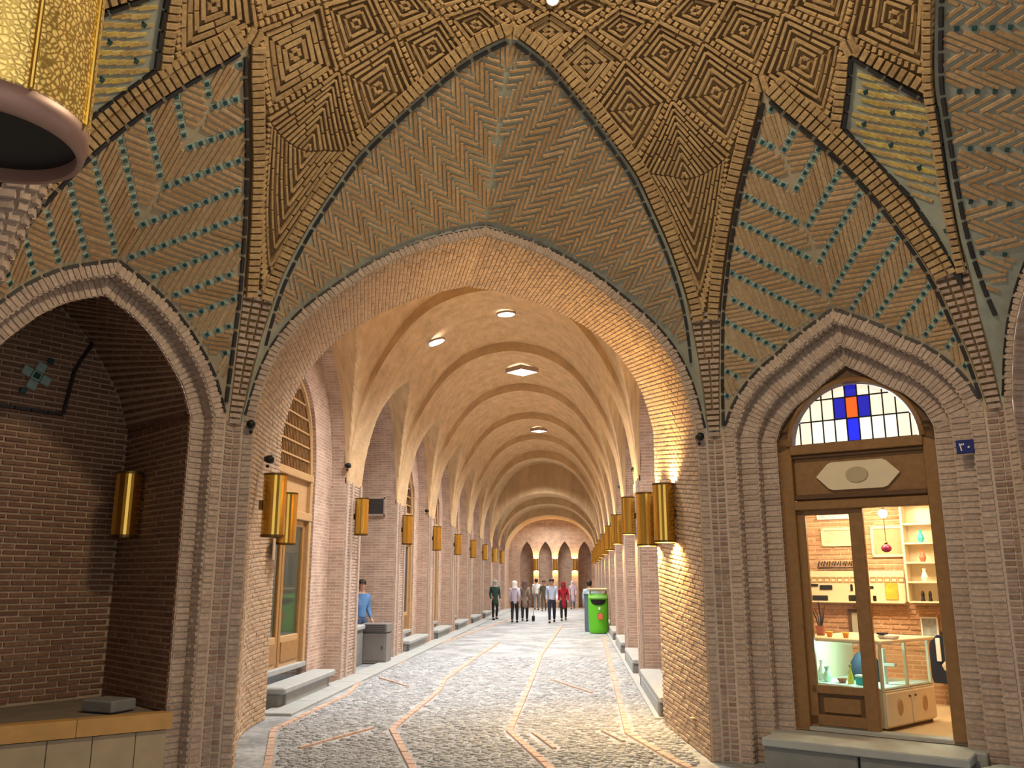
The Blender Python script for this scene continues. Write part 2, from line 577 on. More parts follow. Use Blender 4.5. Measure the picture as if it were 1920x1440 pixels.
class Side:
    """one side of the octagon: u along it (to the right seen from inside), z up, d into the room"""
    def __init__(self, psi, ap, half):
        self.psi, self.ap, self.half = psi, ap, half
        o = ddir(psi)
        self.c = DC + o * ap
        self.n = -o
        self.m = V((o.y, -o.x, 0))
    def p(self, u, z, d=0.0):
        return self.c + self.m * u + self.n * d + V((0, 0, z))
    def px(self, x, y, d=0.0):
        q = on_plane(x, y, self.c + self.n * d, self.n)
        return ((q - self.c).dot(self.m), q.z)
    def M(self, u, z, d):
        """matrix: local x along wall, local y into the wall (away from the room), local z up"""
        M = Matrix.Identity(4)
        M.col[0] = (*self.m, 0); M.col[1] = (*(-self.n), 0); M.col[2] = (0, 0, 1, 0); M.col[3] = (*self.p(u, z, d), 1)
        return M
    @property
    def rz(self):
        return math.atan2(self.m.y, self.m.x)
SF, SR, SL = Side(0, AP_F, H_F), Side(45, AP_S, H_S), Side(-45, AP_S, H_S)
SR2, SL2 = Side(90, AP_F, H_F), Side(-90, AP_F, H_F)
SRB, SLB, SB = Side(135, AP_S, H_S), Side(-135, AP_S, H_S), Side(180, AP_F, H_F)

F_HALF = [(2.37, 3.25), (2.30, 3.62), (2.17, 4.0), (1.93, 4.36), (1.58, 4.68), (1.12, 5.02), (0.57, 5.29), (0.0, 5.45)]
R_HALF = [(1.225, 3.24), (1.09, 3.56), (0.85, 3.84), (0.62, 4.0), (0.40, 4.16), (0.15, 4.31), (0.0, 4.39)]
L_HALF = [(1.225, 3.28), (1.07, 3.66), (0.80, 4.0), (0.62, 4.17), (0.42, 4.31), (0.16, 4.43), (0.0, 4.50)]
F_ARC = [(28.9, 4.97), (28.75, 4.78), (28.4, 4.6), (27.8, 4.35), (26.3, 4.04), (24.3, 3.75), (22.3, 3.5), (18.6, 3.23), (15.0, 3.03), (11.0, 2.85), (7.5, 2.72), (3.5, 2.62), (0.0, 2.55)]
S_ARC = [(30.3, 4.97), (30.7, 4.82), (31.2, 4.68), (32.1, 4.46), (33.4, 4.24), (34.8, 4.04), (37.4, 3.74), (40.6, 3.46), (43.1, 3.28), (45.0, 3.14)]
def arc_r(psi):
    """radius of the lower edge of the dome shell at this azimuth"""
    q = abs(((psi + 45) % 90) - 45)           # 0..45 from the nearest long-side axis
    if q <= 28.9:
        return interp(sorted(F_ARC), q)
    if q >= 30.3:
        return interp(S_ARC, q)
    return 4.97

class Tympanum:
    """curved spandrel panel between a side's own arch and the outer arch cut into the dome"""
    Z0 = 3.15
    def __init__(self, side, half, arc, psi0):
        self.s = side
        self.inner = smooth_poly(half, 10)
        out = []
        for ps, r in smooth_poly(arc, 8):
            rel = R(ps - psi0)
            u = abs(r * math.sin(rel)); d = side.ap - r * math.cos(rel)
            out.append((u, dome_z(r), d))
        self.outer = out
        self.ti = sorted((math.atan2(z - self.Z0, max(u, 0)), math.hypot(u, z - self.Z0)) for u, z in self.inner)
        self.to = sorted((math.atan2(z - self.Z0, max(u, 0)), math.hypot(u, z - self.Z0), d) for u, z, d in out)
    def rio(self, a):
        ri = interp(self.ti, a); ro = max(interp(self.to, a), ri + 0.004)
        return ri, ro, interp(self.to, a, 2)
    def P(self, u, z):
        """point and relative position across the panel (0 at the inner arch, 1 at the outer)"""
        au = abs(u)
        a = math.atan2(max(z - self.Z0, 1e-4), au)
        ri, ro, d = self.rio(a)
        s = (math.hypot(au, z - self.Z0) - ri) / (ro - ri)
        return self.s.p(u, z, d * max(0, min(1, s))), s, (ro - ri)
    def N(self, u, z):
        e = 0.02
        a = self.P(u + e, z)[0] - self.P(u - e, z)[0]
        b = self.P(u, z + e)[0] - self.P(u, z - e)[0]
        n = a.cross(b).normalized()
        return n if n.dot(self.s.n) > 0 else -n
    def surface(self, mb, na=56, ns=10):
        for sg in (1, -1):
            def P(i, j):
                a = math.pi / 2 * i
                ri, ro, d = self.rio(a)
                r = ri + (ro - ri) * j
                return self.s.p(sg * r * math.cos(a), self.Z0 + r * math.sin(a), d * j)
            mb.grid(P, na, ns, flip=(sg < 0))

def herring(T, wb, A, phi, pitch, thick, kz, dots=0, dotw=0.05, w_rng=(-2.4, 5.5), long_gap=0.9):
    """sticks in V-shaped bands (vertex down on the axis); every `dots` bands a dotted tile line"""
    sticks, tiles, strips = [], [], []
    tA, cA, sA = math.tan(A), math.cos(A), math.sin(A)
    per = wb * (dots if dots else 1) + (dotw if dots else 0)
    b = w_rng[0]
    k = 0
    rows = []
    while b < w_rng[1]:
        if dots and k % dots == 0:
            rows.append(('dot', b, dotw)); b += dotw / cA
        rows.append(('st', b, k)); b += wb / cA
        k += 1
    zz = lambda w: T.Z0 + w / kz
    def ok(u, w, m=0.02):
        p, s, wd = T.P(u, zz(w))
        return zz(w) > T.Z0 + 0.02 and s * wd > m and (1 - s) * wd > m
    def side_run(kind, b0, k, sg):
        if kind == 'st':
            up = (k % 2 == 0)
            ang = A + phi if up else A - phi
            ln = wb * long_gap / math.sin(phi)
            t = 0.02
            step = pitch / math.sin(phi)
            while t < 4.2:
                cu, cw = t * cA - 0 * sA, b0 + t * sA + (wb / 2) / cA
                hu, hw = math.cos(ang) * ln / 2, math.sin(ang) * ln / 2
                good = []
                for q in range(-4, 5):
                    f = q / 4
                    u_, w_ = cu + hu * f, cw + hw * f
                    good.append(u_ > 0.004 and ok(u_, w_, 0.030))
                best = (0, 0); i = 0
                while i < 9:
                    if good[i]:
                        j = i
                        while j + 1 < 9 and good[j + 1]: j += 1
                        if j - i > best[1] - best[0]: best = (i, j)
                        i = j + 1
                    else: i += 1
                if best[1] - best[0] >= 2:
                    f0, f1 = (best[0] - 4) / 4, (best[1] - 4) / 4
                    p0 = T.P(sg * (cu + hu * f0), zz(cw + hw * f0))[0]
                    p1 = T.P(sg * (cu + hu * f1), zz(cw + hw * f1))[0]
                    um, wm = sg * (cu + hu * (f0 + f1) / 2), cw + hw * (f0 + f1) / 2
                    sticks.append(frame_piece(p0, p1, T.N(um, zz(wm)), (p1 - p0).length, thick * random.uniform(0.85, 1.1), 0.012 + jit(0.003)))
                t += step
        else:
            t = 0.03 if sg > 0 else 0.11
            prev = None
            while t < 4.2:
                u_, w_ = t * cA, b0 + t * sA + (k / 2) / cA
                if ok(u_, w_, 0.05):
                    u2, w2 = u_ + 0.02 * cA, w_ + 0.02 * sA
                    p0 = T.P(sg * u_, zz(w_))[0]; p1 = T.P(sg * u2, zz(w2))[0]
                    n = T.N(sg * u_, zz(w_))
                    pc = frame_piece(p0 - (p1 - p0) * 0.5, p0 + (p1 - p0) * 0.5, n, 0.036, 0.036, 0.016)
                    tiles.append(pc)
                    c, e1, e2, nn, l_, w__, t_ = pc
                    strips.append((c, e1, e2, nn, 0.082, k * 1.15, 0.006))
                t += 0.076
    for kind, b0, k in rows:
        for sg in (1, -1):
            side_run(kind, b0, k, sg)
    return sticks, tiles, strips

def dash_line(pts3, nrm, l=0.15, gap=0.028, w=0.036, t=0.02):
    """black tiles along a 3-D polyline; nrm(i-th point) gives the outward direction"""
    pc = []
    rs = resample([tuple(p) for p in pts3], l + gap)
    for a, b in zip(rs, rs[1:]):
        a, b = V(a), V(b)
        m = (a + b) / 2
        ln = (b - a).length
        pc.append(frame_piece(a, b, nrm(m), max(0.02, ln - gap), w, t))
    return pc
def band_pieces(outer, inner, side, d, pitch=0.055, t=0.012):
    """bricks laid across a band between two matched (u,z) profiles on a plane at depth d"""
    pc = []
    L = [0.0]
    for a, b in zip(outer, outer[1:]):
        L.append(L[-1] + math.dist(a, b))
    n = int(L[-1] / pitch)
    j = 0
    for i in range(n):
        s = (i + 0.5) * L[-1] / n
        while L[j + 1] < s: j += 1
        f = (s - L[j]) / (L[j + 1] - L[j])
        o = [outer[j][q] + (outer[j + 1][q] - outer[j][q]) * f for q in (0, 1)]
        e = [inner[j][q] + (inner[j + 1][q] - inner[j][q]) * f for q in (0, 1)]
        p0, p1 = side.p(o[0], o[1], d), side.p(e[0], e[1], d)
        ln = (p1 - p0).length
        if ln < 0.03: continue
        pc.append(frame_piece(p0, p1, side.n, ln - 0.008, pitch - 0.011 + jit(0.002), t + jit(0.003)))
    return pc
def wall_rows(side, inside, u0, u1, z0, z1, d=0.0, bl=0.22, rh=0.056, t=0.012, org=None):
    """running-bond bricks on a plane of a side; inside(u,z) masks"""
    pc = []
    z = z0 + rh / 2
    r = 0
    while z < z1:
        u = u0 + (0 if r % 2 == 0 else -bl / 2)
        while u < u1:
            a, b = u, u + bl
            # trim against the mask in eighths
            m = [inside(a + (b - a) * (q + 0.5) / 8, z) for q in range(8)]
            i = 0
            while i < 8:
                if m[i]:
                    j = i
                    while j + 1 < 8 and m[j + 1]: j += 1
                    aa, bb = a + (b - a) * i / 8, a + (b - a) * (j + 1) / 8
                    if bb - aa > 0.04:
                        pc.append((side.p((aa + bb) / 2, z + jit(0.002), d), side.m, V((0, 0, 1)), side.n, bb - aa - 0.014, rh - 0.019, t + jit(0.004)))
                    i = j + 1
                else: i += 1
            u += bl
        z += rh
        r += 1
    return pc
def ring_mesh(mb, side, prof_o, prof_i, d_o, d_i, z_uv=0, mi=0):
    """strip between two matched profiles (each at its own depth)"""
    n = len(prof_o) - 1
    def P(i, j):
        k = min(int(round(i * n)), n)
        a = prof_o[k]; b = prof_i[k]
        return side.p(a[0] + (b[0] - a[0]) * j, a[1] + (b[1] - a[1]) * j, d_o + (d_i - d_o) * j)
    L = [0.0]
    for a, b in zip(prof_o, prof_o[1:]): L.append(L[-1] + math.dist(a, b))
    wd = math.hypot(math.dist(prof_o[0], prof_i[0]), d_o - d_i)
    mb.grid(P, n, 1, UV=lambda i, j: (j * wd, L[min(int(round(i * n)), n)]), mi=mi)
def loft_pieces(P, L, D, nrm_to, pitch=0.056, bl=0.22, t=0.012):
    """bricks on a lofted reveal: P(s in 0..1 round the arch, q in 0..1 in depth)"""
    pc = []
    n = int(L / pitch); m = max(1, int(round(D / bl)))
    for i in range(n):
        s = (i + 0.5) / n
        for j in range(-1, m):
            q0 = (j + (0.0 if i % 2 else 0.5)) / m; q1 = q0 + 1.0 / m
            q0, q1 = max(0, q0), min(1, q1)
            if (q1 - q0) * D < 0.04: continue
            p0, p1 = P(s, q0), P(s, q1)
            a = P(min(1, s + 0.004), (q0 + q1) / 2) - P(max(0, s - 0.004), (q0 + q1) / 2)
            nn = a.cross(p1 - p0)
            if nn.length < 1e-9: continue
            nn.normalize()
            if nn.dot(nrm_to - p0) < 0: nn = -nn
            pc.append(frame_piece(p0, p1, nn, (p1 - p0).length - 0.012, pitch - 0.016, t + jit(0.004)))
    return pc
def poly_at(pts, s):
    """point on polyline at arc-length fraction s"""
    L = [0.0]
    for a, b in zip(pts, pts[1:]): L.append(L[-1] + math.dist(a, b))
    x = s * L[-1]
    j = 0
    while j < len(L) - 2 and L[j + 1] < x: j += 1
    f = (x - L[j]) / (L[j + 1] - L[j]) if L[j + 1] > L[j] else 0
    return tuple(a + (b - a) * f for a, b in zip(pts[j], pts[j + 1]))

# ================================================================== STRUCTURE: the domed octagon
def rect_face(mb, side, u0, u1, z0, z1, d=0.0):
    mb.face([side.p(u0, z0, d), side.p(u1, z0, d), side.p(u1, z1, d), side.p(u0, z1, d)],
            [(u0, z0), (u1, z0), (u1, z1), (u0, z1)])
def side_backing(mb, side, prof, zs=3.5):
    """plain wall either side of the arch profile, up to the springing"""
    h = side.half + 0.02
    for sg in (1, -1):
        pts = [p for p in prof if p[0] * sg > 0 and p[1] <= zs]
        pts.sort(key=lambda p: p[1])
        for a, b in zip(pts, pts[1:]):
            mb.face([side.p(a[0], a[1]), side.p(sg * h, a[1]), side.p(sg * h, b[1]), side.p(b[0], b[1])],
                    [(a[0], a[1]), (sg * h, a[1]), (sg * h, b[1]), (b[0], b[1])])
def arc_points(arc, psi0, sg):
    return [(psi0 + sg * p, r) for p, r in smooth_poly(arc, 8)]

# ---- ceiling: dome shell
ceiling = None
mb = MB()
cols = sorted(set([round(-180 + 0.75 * i, 3) for i in range(481)] + [b + s * q for b in (-180, -90, 0, 90, 180) for s in (1, -1) for q in (28.91, 30.29)]))
NR = 24
def shell_pt(psi, k):
    ra = arc_r(psi)
    if k == 0: return dome_p(psi, ra) - dome_n(psi, ra) * 0.30      # thickness of the shell behind its lower edge
    if k == 1: return dome_p(psi, ra)
    j = (k - 2) / (NR - 2)
    r = (ra - 0.012) * (1 - j) + 0.32 * j
    return dome_p(psi, r) - dome_n(psi, r) * 0.04
grid_v = [[shell_pt(ps, j) for j in range(NR + 1)] for ps in cols]
b0 = len(mb.v)
for c in grid_v:
    mb.v += [tuple(p) for p in c]
for i in range(len(cols) - 1):
    for j in range(NR):
        q = (i * (NR + 1) + j, (i + 1) * (NR + 1) + j, (i + 1) * (NR + 1) + j + 1, i * (NR + 1) + j + 1)
        mb.f.append(q); mb.uv.append([(0, 0)] * 4); mb.mi.append(0)
ceiling = mb.build('ceiling', DOMEGAP, smooth=True)
tag(ceiling, 'buff brick dome ribbed into a net of lozenges above the crossing', 'dome', kind='structure')
m_ = MB()
m_.lathe([(0.36, 7.42), (0.36, 7.75), (0.30, 7.75), (0.30, 7.42)], 24, Matrix.Translation((DC.x, DC.y, 0)))
m_.build('eye_ring', DOMEB, ceiling)

ROW = {1: 3.46, 2: 3.03, 3: 2.72, 4: 2.50, 5: 2.36, 6: 2.24, 7: 2.13, 8: 2.02, 9: 1.92}
class Patch:
    """four-sided piece of the dome; corners bottom, right, top, left in (psi, r), edges as polylines"""
    def __init__(self, bottom, right, top, left, eb_r=None, eb_l=None):
        self.c = (bottom, right, top, left)
        self.er = eb_r or [bottom, right]          # bottom -> right   (t = 0)
        self.el = eb_l or [bottom, left]           # bottom -> left    (s = 0)
        self.et = [left, top]                      # left -> top       (t = 1)
        self.es = [right, top]                     # right -> top      (s = 1)
    def q(self, s, t):
        B, Rr, T, L = self.c
        a = poly_at(self.er, s); b = poly_at(self.et, s); c = poly_at(self.el, t); d = poly_at(self.es, t)
        o = []
        for k in (0, 1):
            o.append((1 - t) * a[k] + t * b[k] + (1 - s) * c[k] + s * d[k]
                     - ((1 - s) * (1 - t) * B[k] + s * (1 - t) * Rr[k] + s * t * T[k] + (1 - s) * t * L[k]))
        return o
    def p(self, s, t, h=0.0):
        ps, r = self.q(s, t)
        return dome_p(ps, r) + dome_n(ps, r) * h
    def n(self, s, t):
        ps, r = self.q(s, t)
        return dome_n(ps, r)
def lozenge(P, pcs, ring=0.047, head=0.055, fine=False):
    size = min((P.p(1, .5) - P.p(0, .5)).length, (P.p(.5, 1) - P.p(.5, 0)).length)
    K = max(2, int((size / 2 - head) / ring))
    sides = lambda f: [((f, f), (1 - f, f)), ((1 - f, f), (1 - f, 1 - f)), ((1 - f, 1 - f), (f, 1 - f)), ((f, 1 - f), (f, f))]
    f1 = head / size
    # header course round the edge: short bricks, dentil gaps
    for si_, (a, b) in enumerate(sides(0.0)):
        L = (P.p(*a) - P.p(*b)).length
        if si_ in (1, 2):
            # plain stretcher course along the two upper edges
            fr = f1 * 0.36
            a, b = sides(fr)[si_]
            n = max(1, int(round(L / 0.19)))
            for i in range(n):
                pa = (a[0] + (b[0] - a[0]) * i / n, a[1] + (b[1] - a[1]) * i / n)
                pb = (a[0] + (b[0] - a[0]) * (i + 1) / n, a[1] + (b[1] - a[1]) * (i + 1) / n)
                p0, p1 = P.p(*pa, .006), P.p(*pb, .006)
                pcs.append(frame_piece(p0, p1, P.n(*pa), (p1 - p0).length - .008, .032, .018))
            continue
        n = max(3, int(L / 0.056))
        for i in range(n):
            t = (i + 0.5) / n
            s0 = (a[0] + (b[0] - a[0]) * t, a[1] + (b[1] - a[1]) * t)
            inn = (s0[0] + (0.5 - s0[0]) * 2 * f1 * 0.92 if a[0] == b[0] else s0[0], s0[1] + (0.5 - s0[1]) * 2 * f1 * 0.92 if a[1] == b[1] else s0[1])
            st = (s0[0] + (inn[0] - s0[0]) * 0.12, s0[1] + (inn[1] - s0[1]) * 0.12)
            p0, p1 = P.p(*st, 0.012), P.p(*inn, 0.004)
            if (p1 - p0).length > 0.015:
                pcs.append(frame_piece(p0, p1, P.n(*inn), (p1 - p0).length, 0.041, 0.016 + jit(0.003)))
    for k in range(K):
        f = f1 + (0.5 - f1) * (k + 0.35) / K
        dep = -0.022 * math.sin(math.pi / 2 * (k + 1) / K) + (0.006 if k % 2 == 0 and not fine else 0)
        for a, b in sides(f):
            L = (P.p(*a) - P.p(*b)).length
            if L < 0.03: continue
            n = max(1, int(round(L / 0.19)))
            for i in range(n):
                t0, t1 = i / n, (i + 1) / n
                pa = (a[0] + (b[0] - a[0]) * t0, a[1] + (b[1] - a[1]) * t0)
                pb = (a[0] + (b[0] - a[0]) * t1, a[1] + (b[1] - a[1]) * t1)
                p0, p1 = P.p(*pa, dep), P.p(*pb, dep)
                pcs.append(frame_piece(p0, p1, P.n((pa[0] + pb[0]) / 2, (pa[1] + pb[1]) / 2), (p1 - p0).length - 0.010, ring * 0.9 if fine else 0.029, (0.008 if fine else 0.014) + jit(0.003)))
dome_pcs = []
FINE = {(-37.5, 1), (-45, 2), (-52.5, 1), (-52.5, 3), (15, 2), (7.5, 3), (0, 4)}
for row in range(1, 8):
    for i in range(-7, 8):
        psi = 15 * i + (7.5 if row % 2 == 1 else 0)
        if not -78 < psi < 80: continue
        r0 = ROW[row]
        if r0 > arc_r(psi) - 0.01 and not (row == 4 and abs(psi) < 1) and not (abs(psi) in (7.5, 15, 45, 75)):
            if r0 > arc_r(psi) + 0.06: continue
        if row == 1 and abs(((psi + 45) % 90) - 45) < 20: continue
        if row == 2 and abs(((psi + 45) % 90) - 45) < 14: continue
        if row == 3 and abs(((psi + 45) % 90) - 45) < 7: continue
        if row == 1 and abs(psi) in (52.5, 67.5) and False: continue
        lozenge(Patch((psi, r0), (psi + 7.5, ROW[row + 1]), (psi, ROW[row + 2]), (psi - 7.5, ROW[row + 1])), dome_pcs, fine=(psi, row) in FINE)
# long kites that run down to each pillar; the outermost two are tiled
K_LO = [(29.75, 4.46), (28.9, 4.30), (27.2, 4.05), (25.2, 3.74), (22.6, 3.47)]
K_HI = [(29.75, 4.46), (31.2, 4.30), (33.2, 4.05), (35.2, 3.76), (37.4, 3.47)]
lozenge(Patch((29.75, 4.46), (37.4, 3.47), (30, 3.03), (22.6, 3.47), K_HI, K_LO), dome_pcs)
neg = lambda L: [(-p, r) for p, r in L]
lozenge(Patch((-29.75, 4.46), (-22.6, 3.47), (-30, 3.03), (-37.4, 3.47), neg(K_LO), neg(K_HI)), dome_pcs)
# header course that follows the outer arches on the dome side
def arc_band(arc, psi0, sg, off0=0.02, ln=0.115, rmin=0.0):
    pts = [(ps, r) for ps, r in arc_points(arc, psi0, sg) if r < 4.5]
    p3 = [tuple(dome_p(ps, r)) + (ps, r) for ps, r in pts]
    # resample on 3-D length
    L = [0.0]
    for a, b in zip(p3, p3[1:]): L.append(L[-1] + math.dist(a[:3], b[:3]))
    n = int(L[-1] / 0.062)
    j = 0
    for i in range(n):
        s = (i + .5) * L[-1] / n
        while j < len(L) - 2 and L[j + 1] < s: j += 1
        f = (s - L[j]) / max(1e-6, L[j + 1] - L[j])
        q = [a + (b - a) * f for a, b in zip(p3[j], p3[j + 1])]
        t = (V(p3[j + 1][:3]) - V(p3[j][:3])).normalized()
        nn = dome_n(q[3], q[4])
        ac = nn.cross(t)
        up = V((0, 0, 1)) + (DC - V((q[0], q[1], 0))).normalized() * 0.2
        if ac.dot(up) < 0: ac = -ac
        c = V(q[:3]) + ac * (off0 + ln / 2) + nn * 0.02
        dome_pcs.append((c, ac, t, nn, ln, 0.054, 0.022 + jit(0.003)))
for p0 in (0,):
    arc_band(F_ARC, p0, 1); arc_band(F_ARC, p0, -1)
arc_band(F_ARC, 90, -1, 0.012, 0.078); arc_band(F_ARC, -90, 1, 0.012, 0.078)
S_REL = [(45 - p, r) for p, r in S_ARC]
for p0 in (45, -45):
    arc_band(S_ARC and S_REL, p0, 1); arc_band(S_REL, p0, -1)
KITE = [(59.5, 3.14), (54.3, 3.53), (57.0, 3.76), (59.2, 3.98), (60.4, 4.24), (60.9, 4.46), (62.6, 4.2), (64.6, 3.93), (66.8, 3.62)]
def edge_band(pts, ln=.10, off=.01):
    for (a, b) in zip(pts, pts[1:]):
        pa, pb = dome_p(*a), dome_p(*b)
        n_ = max(1, int((pb - pa).length / .062))
        for i in range(n_):
            f = (i + .5) / n_
            ps_, r_ = a[0] + (b[0] - a[0]) * f, a[1] + (b[1] - a[1]) * f
            nn = dome_n(ps_, r_); t = (pb - pa).normalized(); ac = nn.cross(t)
            if ac.z < 0: ac = -ac
            dome_pcs.append((dome_p(ps_, r_) + ac * (off + ln / 2) + nn * .012, ac, t, nn, ln, .054, .02 + jit(.003)))
for sgn in (1, -1):
    arc_band(S_REL, 45 * sgn, sgn, 0.145, ln=0.07)
    edge_band([(sgn * 53.6, 3.56), (sgn * 59.5, 3.13), (sgn * 65.9, 3.53)])
foot_pcs = []
# courses that close the foot of the shell above each pillar
for pc_ in (29.6, -29.6, 60.4, -60.4):
    sgp = 1 if pc_ > 0 else -1
    base_ = 0 if abs(pc_) < 45 else 90 * sgp
    for k in range(22):
        z_ = 3.24 + k * 0.056
        r_ = interp(sorted((z, r) for r, z in _DS), z_)
        lo = interp(sorted((r, p) for p, r in F_ARC), r_); hi = interp(sorted((r, p) for p, r in S_ARC), r_)
        if base_ == 0: a_, b_ = sgp * lo, sgp * hi
        else: a_, b_ = sgp * (90 - hi), sgp * (90 - lo)
        nseg = 1 if k < 5 else (2 if k < 14 else 3)
        for q in range(nseg):
            f0, f1 = q / nseg, (q + 1) / nseg
            p0_, p1_ = dome_p(a_ + (b_ - a_) * f0, r_), dome_p(a_ + (b_ - a_) * f1, r_)
            nn_ = dome_n((a_ + b_) / 2, r_)
            foot_pcs.append(frame_piece(p0_ - nn_ * .012, p1_ - nn_ * .012, nn_, (p1_ - p0_).length - .010, .040, .018 + jit(.004)))
put_pieces(foot_pcs, BAND, ceiling, 60)
for ps_, r_ in ((45, 3.085), (-45, 3.085), (60, 3.085), (-60, 3.085), (0, 2.525)):
    c_, nn = dome_p(ps_, r_), dome_n(ps_, r_)
    t_ = V((-ddir(ps_).y, ddir(ps_).x, 0))
    for s_ in (-1, 1):
        dome_pcs.append((c_ + t_ * (.034 * s_) + nn * .012, nn.cross(t_), t_, nn, .13, .06, .02))
put_pieces(dome_pcs, DOMEB, ceiling, 300)

# tiled yellow kites high on either side
def yellow_kite(sg):
    out = [(59.5, 3.14), (54.3, 3.53), (56.5, 3.79), (58.75, 4.04), (60.05, 4.31), (60.7, 4.53), (62.2, 4.2), (64.1, 3.93), (66.4, 3.62)]
    poly = [(sg * p, r) for p, r in out]
    def inside(ps, r, m=0.0):
        ps = ps * sg
        n = 0
        for (a, b) in zip(out, out[1:] + out[:1]):
            if (a[1] > r) != (b[1] > r):
                if ps < a[0] + (r - a[1]) * (b[0] - a[0]) / (b[1] - a[1]): n += 1
        return n % 2 == 1
    root = MB()
    cen = (sg * 60.2, 3.75)
    for a, b in zip(poly, poly[1:] + poly[:1]):
        N = 6
        for i in range(N):
            f0, f1 = i / N, (i + 1) / N
            l = lambda A, f: (cen[0] + (A[0] - cen[0]) * f, cen[1] + (A[1] - cen[1]) * f)
            qs = [l(a, f0), l(a, f1), l(b, f1), l(b, f0)]
            pts = [dome_p(*q) - dome_n(*q) * 0.0 for q in qs]
            root.face(pts if i else pts[1:3] + [pts[0]])
    k = root.build('tiled_kite_panel', STICKGAP2 if False else STICKGAP, ceiling)
    bl = []
    pp = poly + poly[:1]
    for a, b in zip(pp, pp[1:]):
        seg = [dome_p(a[0] + (b[0] - a[0]) * i / 4, a[1] + (b[1] - a[1]) * i / 4) for i in range(5)]
        bl += dash_line([tuple(s) for s in seg], lambda m, a=a, b=b: dome_n((a[0] + b[0]) / 2, (a[1] + b[1]) / 2), 0.13, 0.02, 0.035, 0.03)
    put_pieces(bl, BLACK, k, 60, 'tile')
    st, dots = [], []
    K = R(1) * 3.6
    row = 0
    y = 3.1
    while y < 4.5:
        x = 52 + (row % 2) * 1.0
        while x < 68:
            ps0, r0 = x, y
            ps1, r1 = x + 1.9, y + 0.075
            if all(inside(sg * (ps0 + (ps1 - ps0) * f), r0 + (r1 - r0) * f) for f in (-.25, 0.0, .5, 1.0, 1.25)):
                a, b = dome_p(sg * ps0, r0), dome_p(sg * ps1, r1)
                st.append(frame_piece(a, b, dome_n(sg * ps0, r0), (b - a).length, 0.026, 0.014))
            if row % 6 == 2 and int(round((x - 52) / 2.05)) % 2 == (row // 6) % 2:
                pm = (x + 1.0, y + 0.03)
                if all(inside(sg * (pm[0] + e), pm[1] + g) for e, g in ((.6, 0), (-.6, 0), (0, .04), (0, -.04))):
                    a = dome_p(sg * (pm[0] - .28), pm[1]); b = dome_p(sg * (pm[0] + .28), pm[1])
                    dots.append(frame_piece(a, b, dome_n(sg * pm[0], pm[1]), 0.04, 0.04, 0.018))
            x += 2.05
        y += 0.030
        row += 1
    put_pieces(st, YSTICK, k, 120)
    put_pieces(dots, DOT, k, 60, 'tile')
yellow_kite(1); yellow_kite(-1)

# small daylight hole high in the dome and the white spot it makes
hp = dome_p(8.0, 2.285)
hn = dome_n(8.0, 2.285)
SKY = mat('daylight_pane', (0.9, 0.9, 0.9), 0.5, emit=(1, 0.96, 0.98), es=1.6)
SKYB = mat('bright_daylight_pane', (0.9, 0.9, 0.9), 0.5, emit=(1, 0.97, 0.95), es=4)
def disc_light(name, c, n, r, m, frame, label, idx, seg=20, elong=1.0):
    z = V((0, 0, 1)).rotation_difference(n).to_matrix().to_4x4()
    M = Matrix.Translation(c) @ z
    f = MB()
    f.lathe([(r, -0.03), (r * 1.12, -0.03), (r * 1.12, 0.012), (r, 0.012)], seg, M, sx=elong)
    root = f.build(name, frame)
    tag(root, label, 'roof opening', kind='structure')
    g = MB()
    g.lathe([(0.0001, 0.0), (r, 0.0)], seg, M, sx=elong)
    g.build('pane', m, root)
    return root
disc_light('window_1', hp + hn * 0.03, hn, 0.055, SKY, DOMEB, 'small round daylight hole high in the lozenge dome', 1)

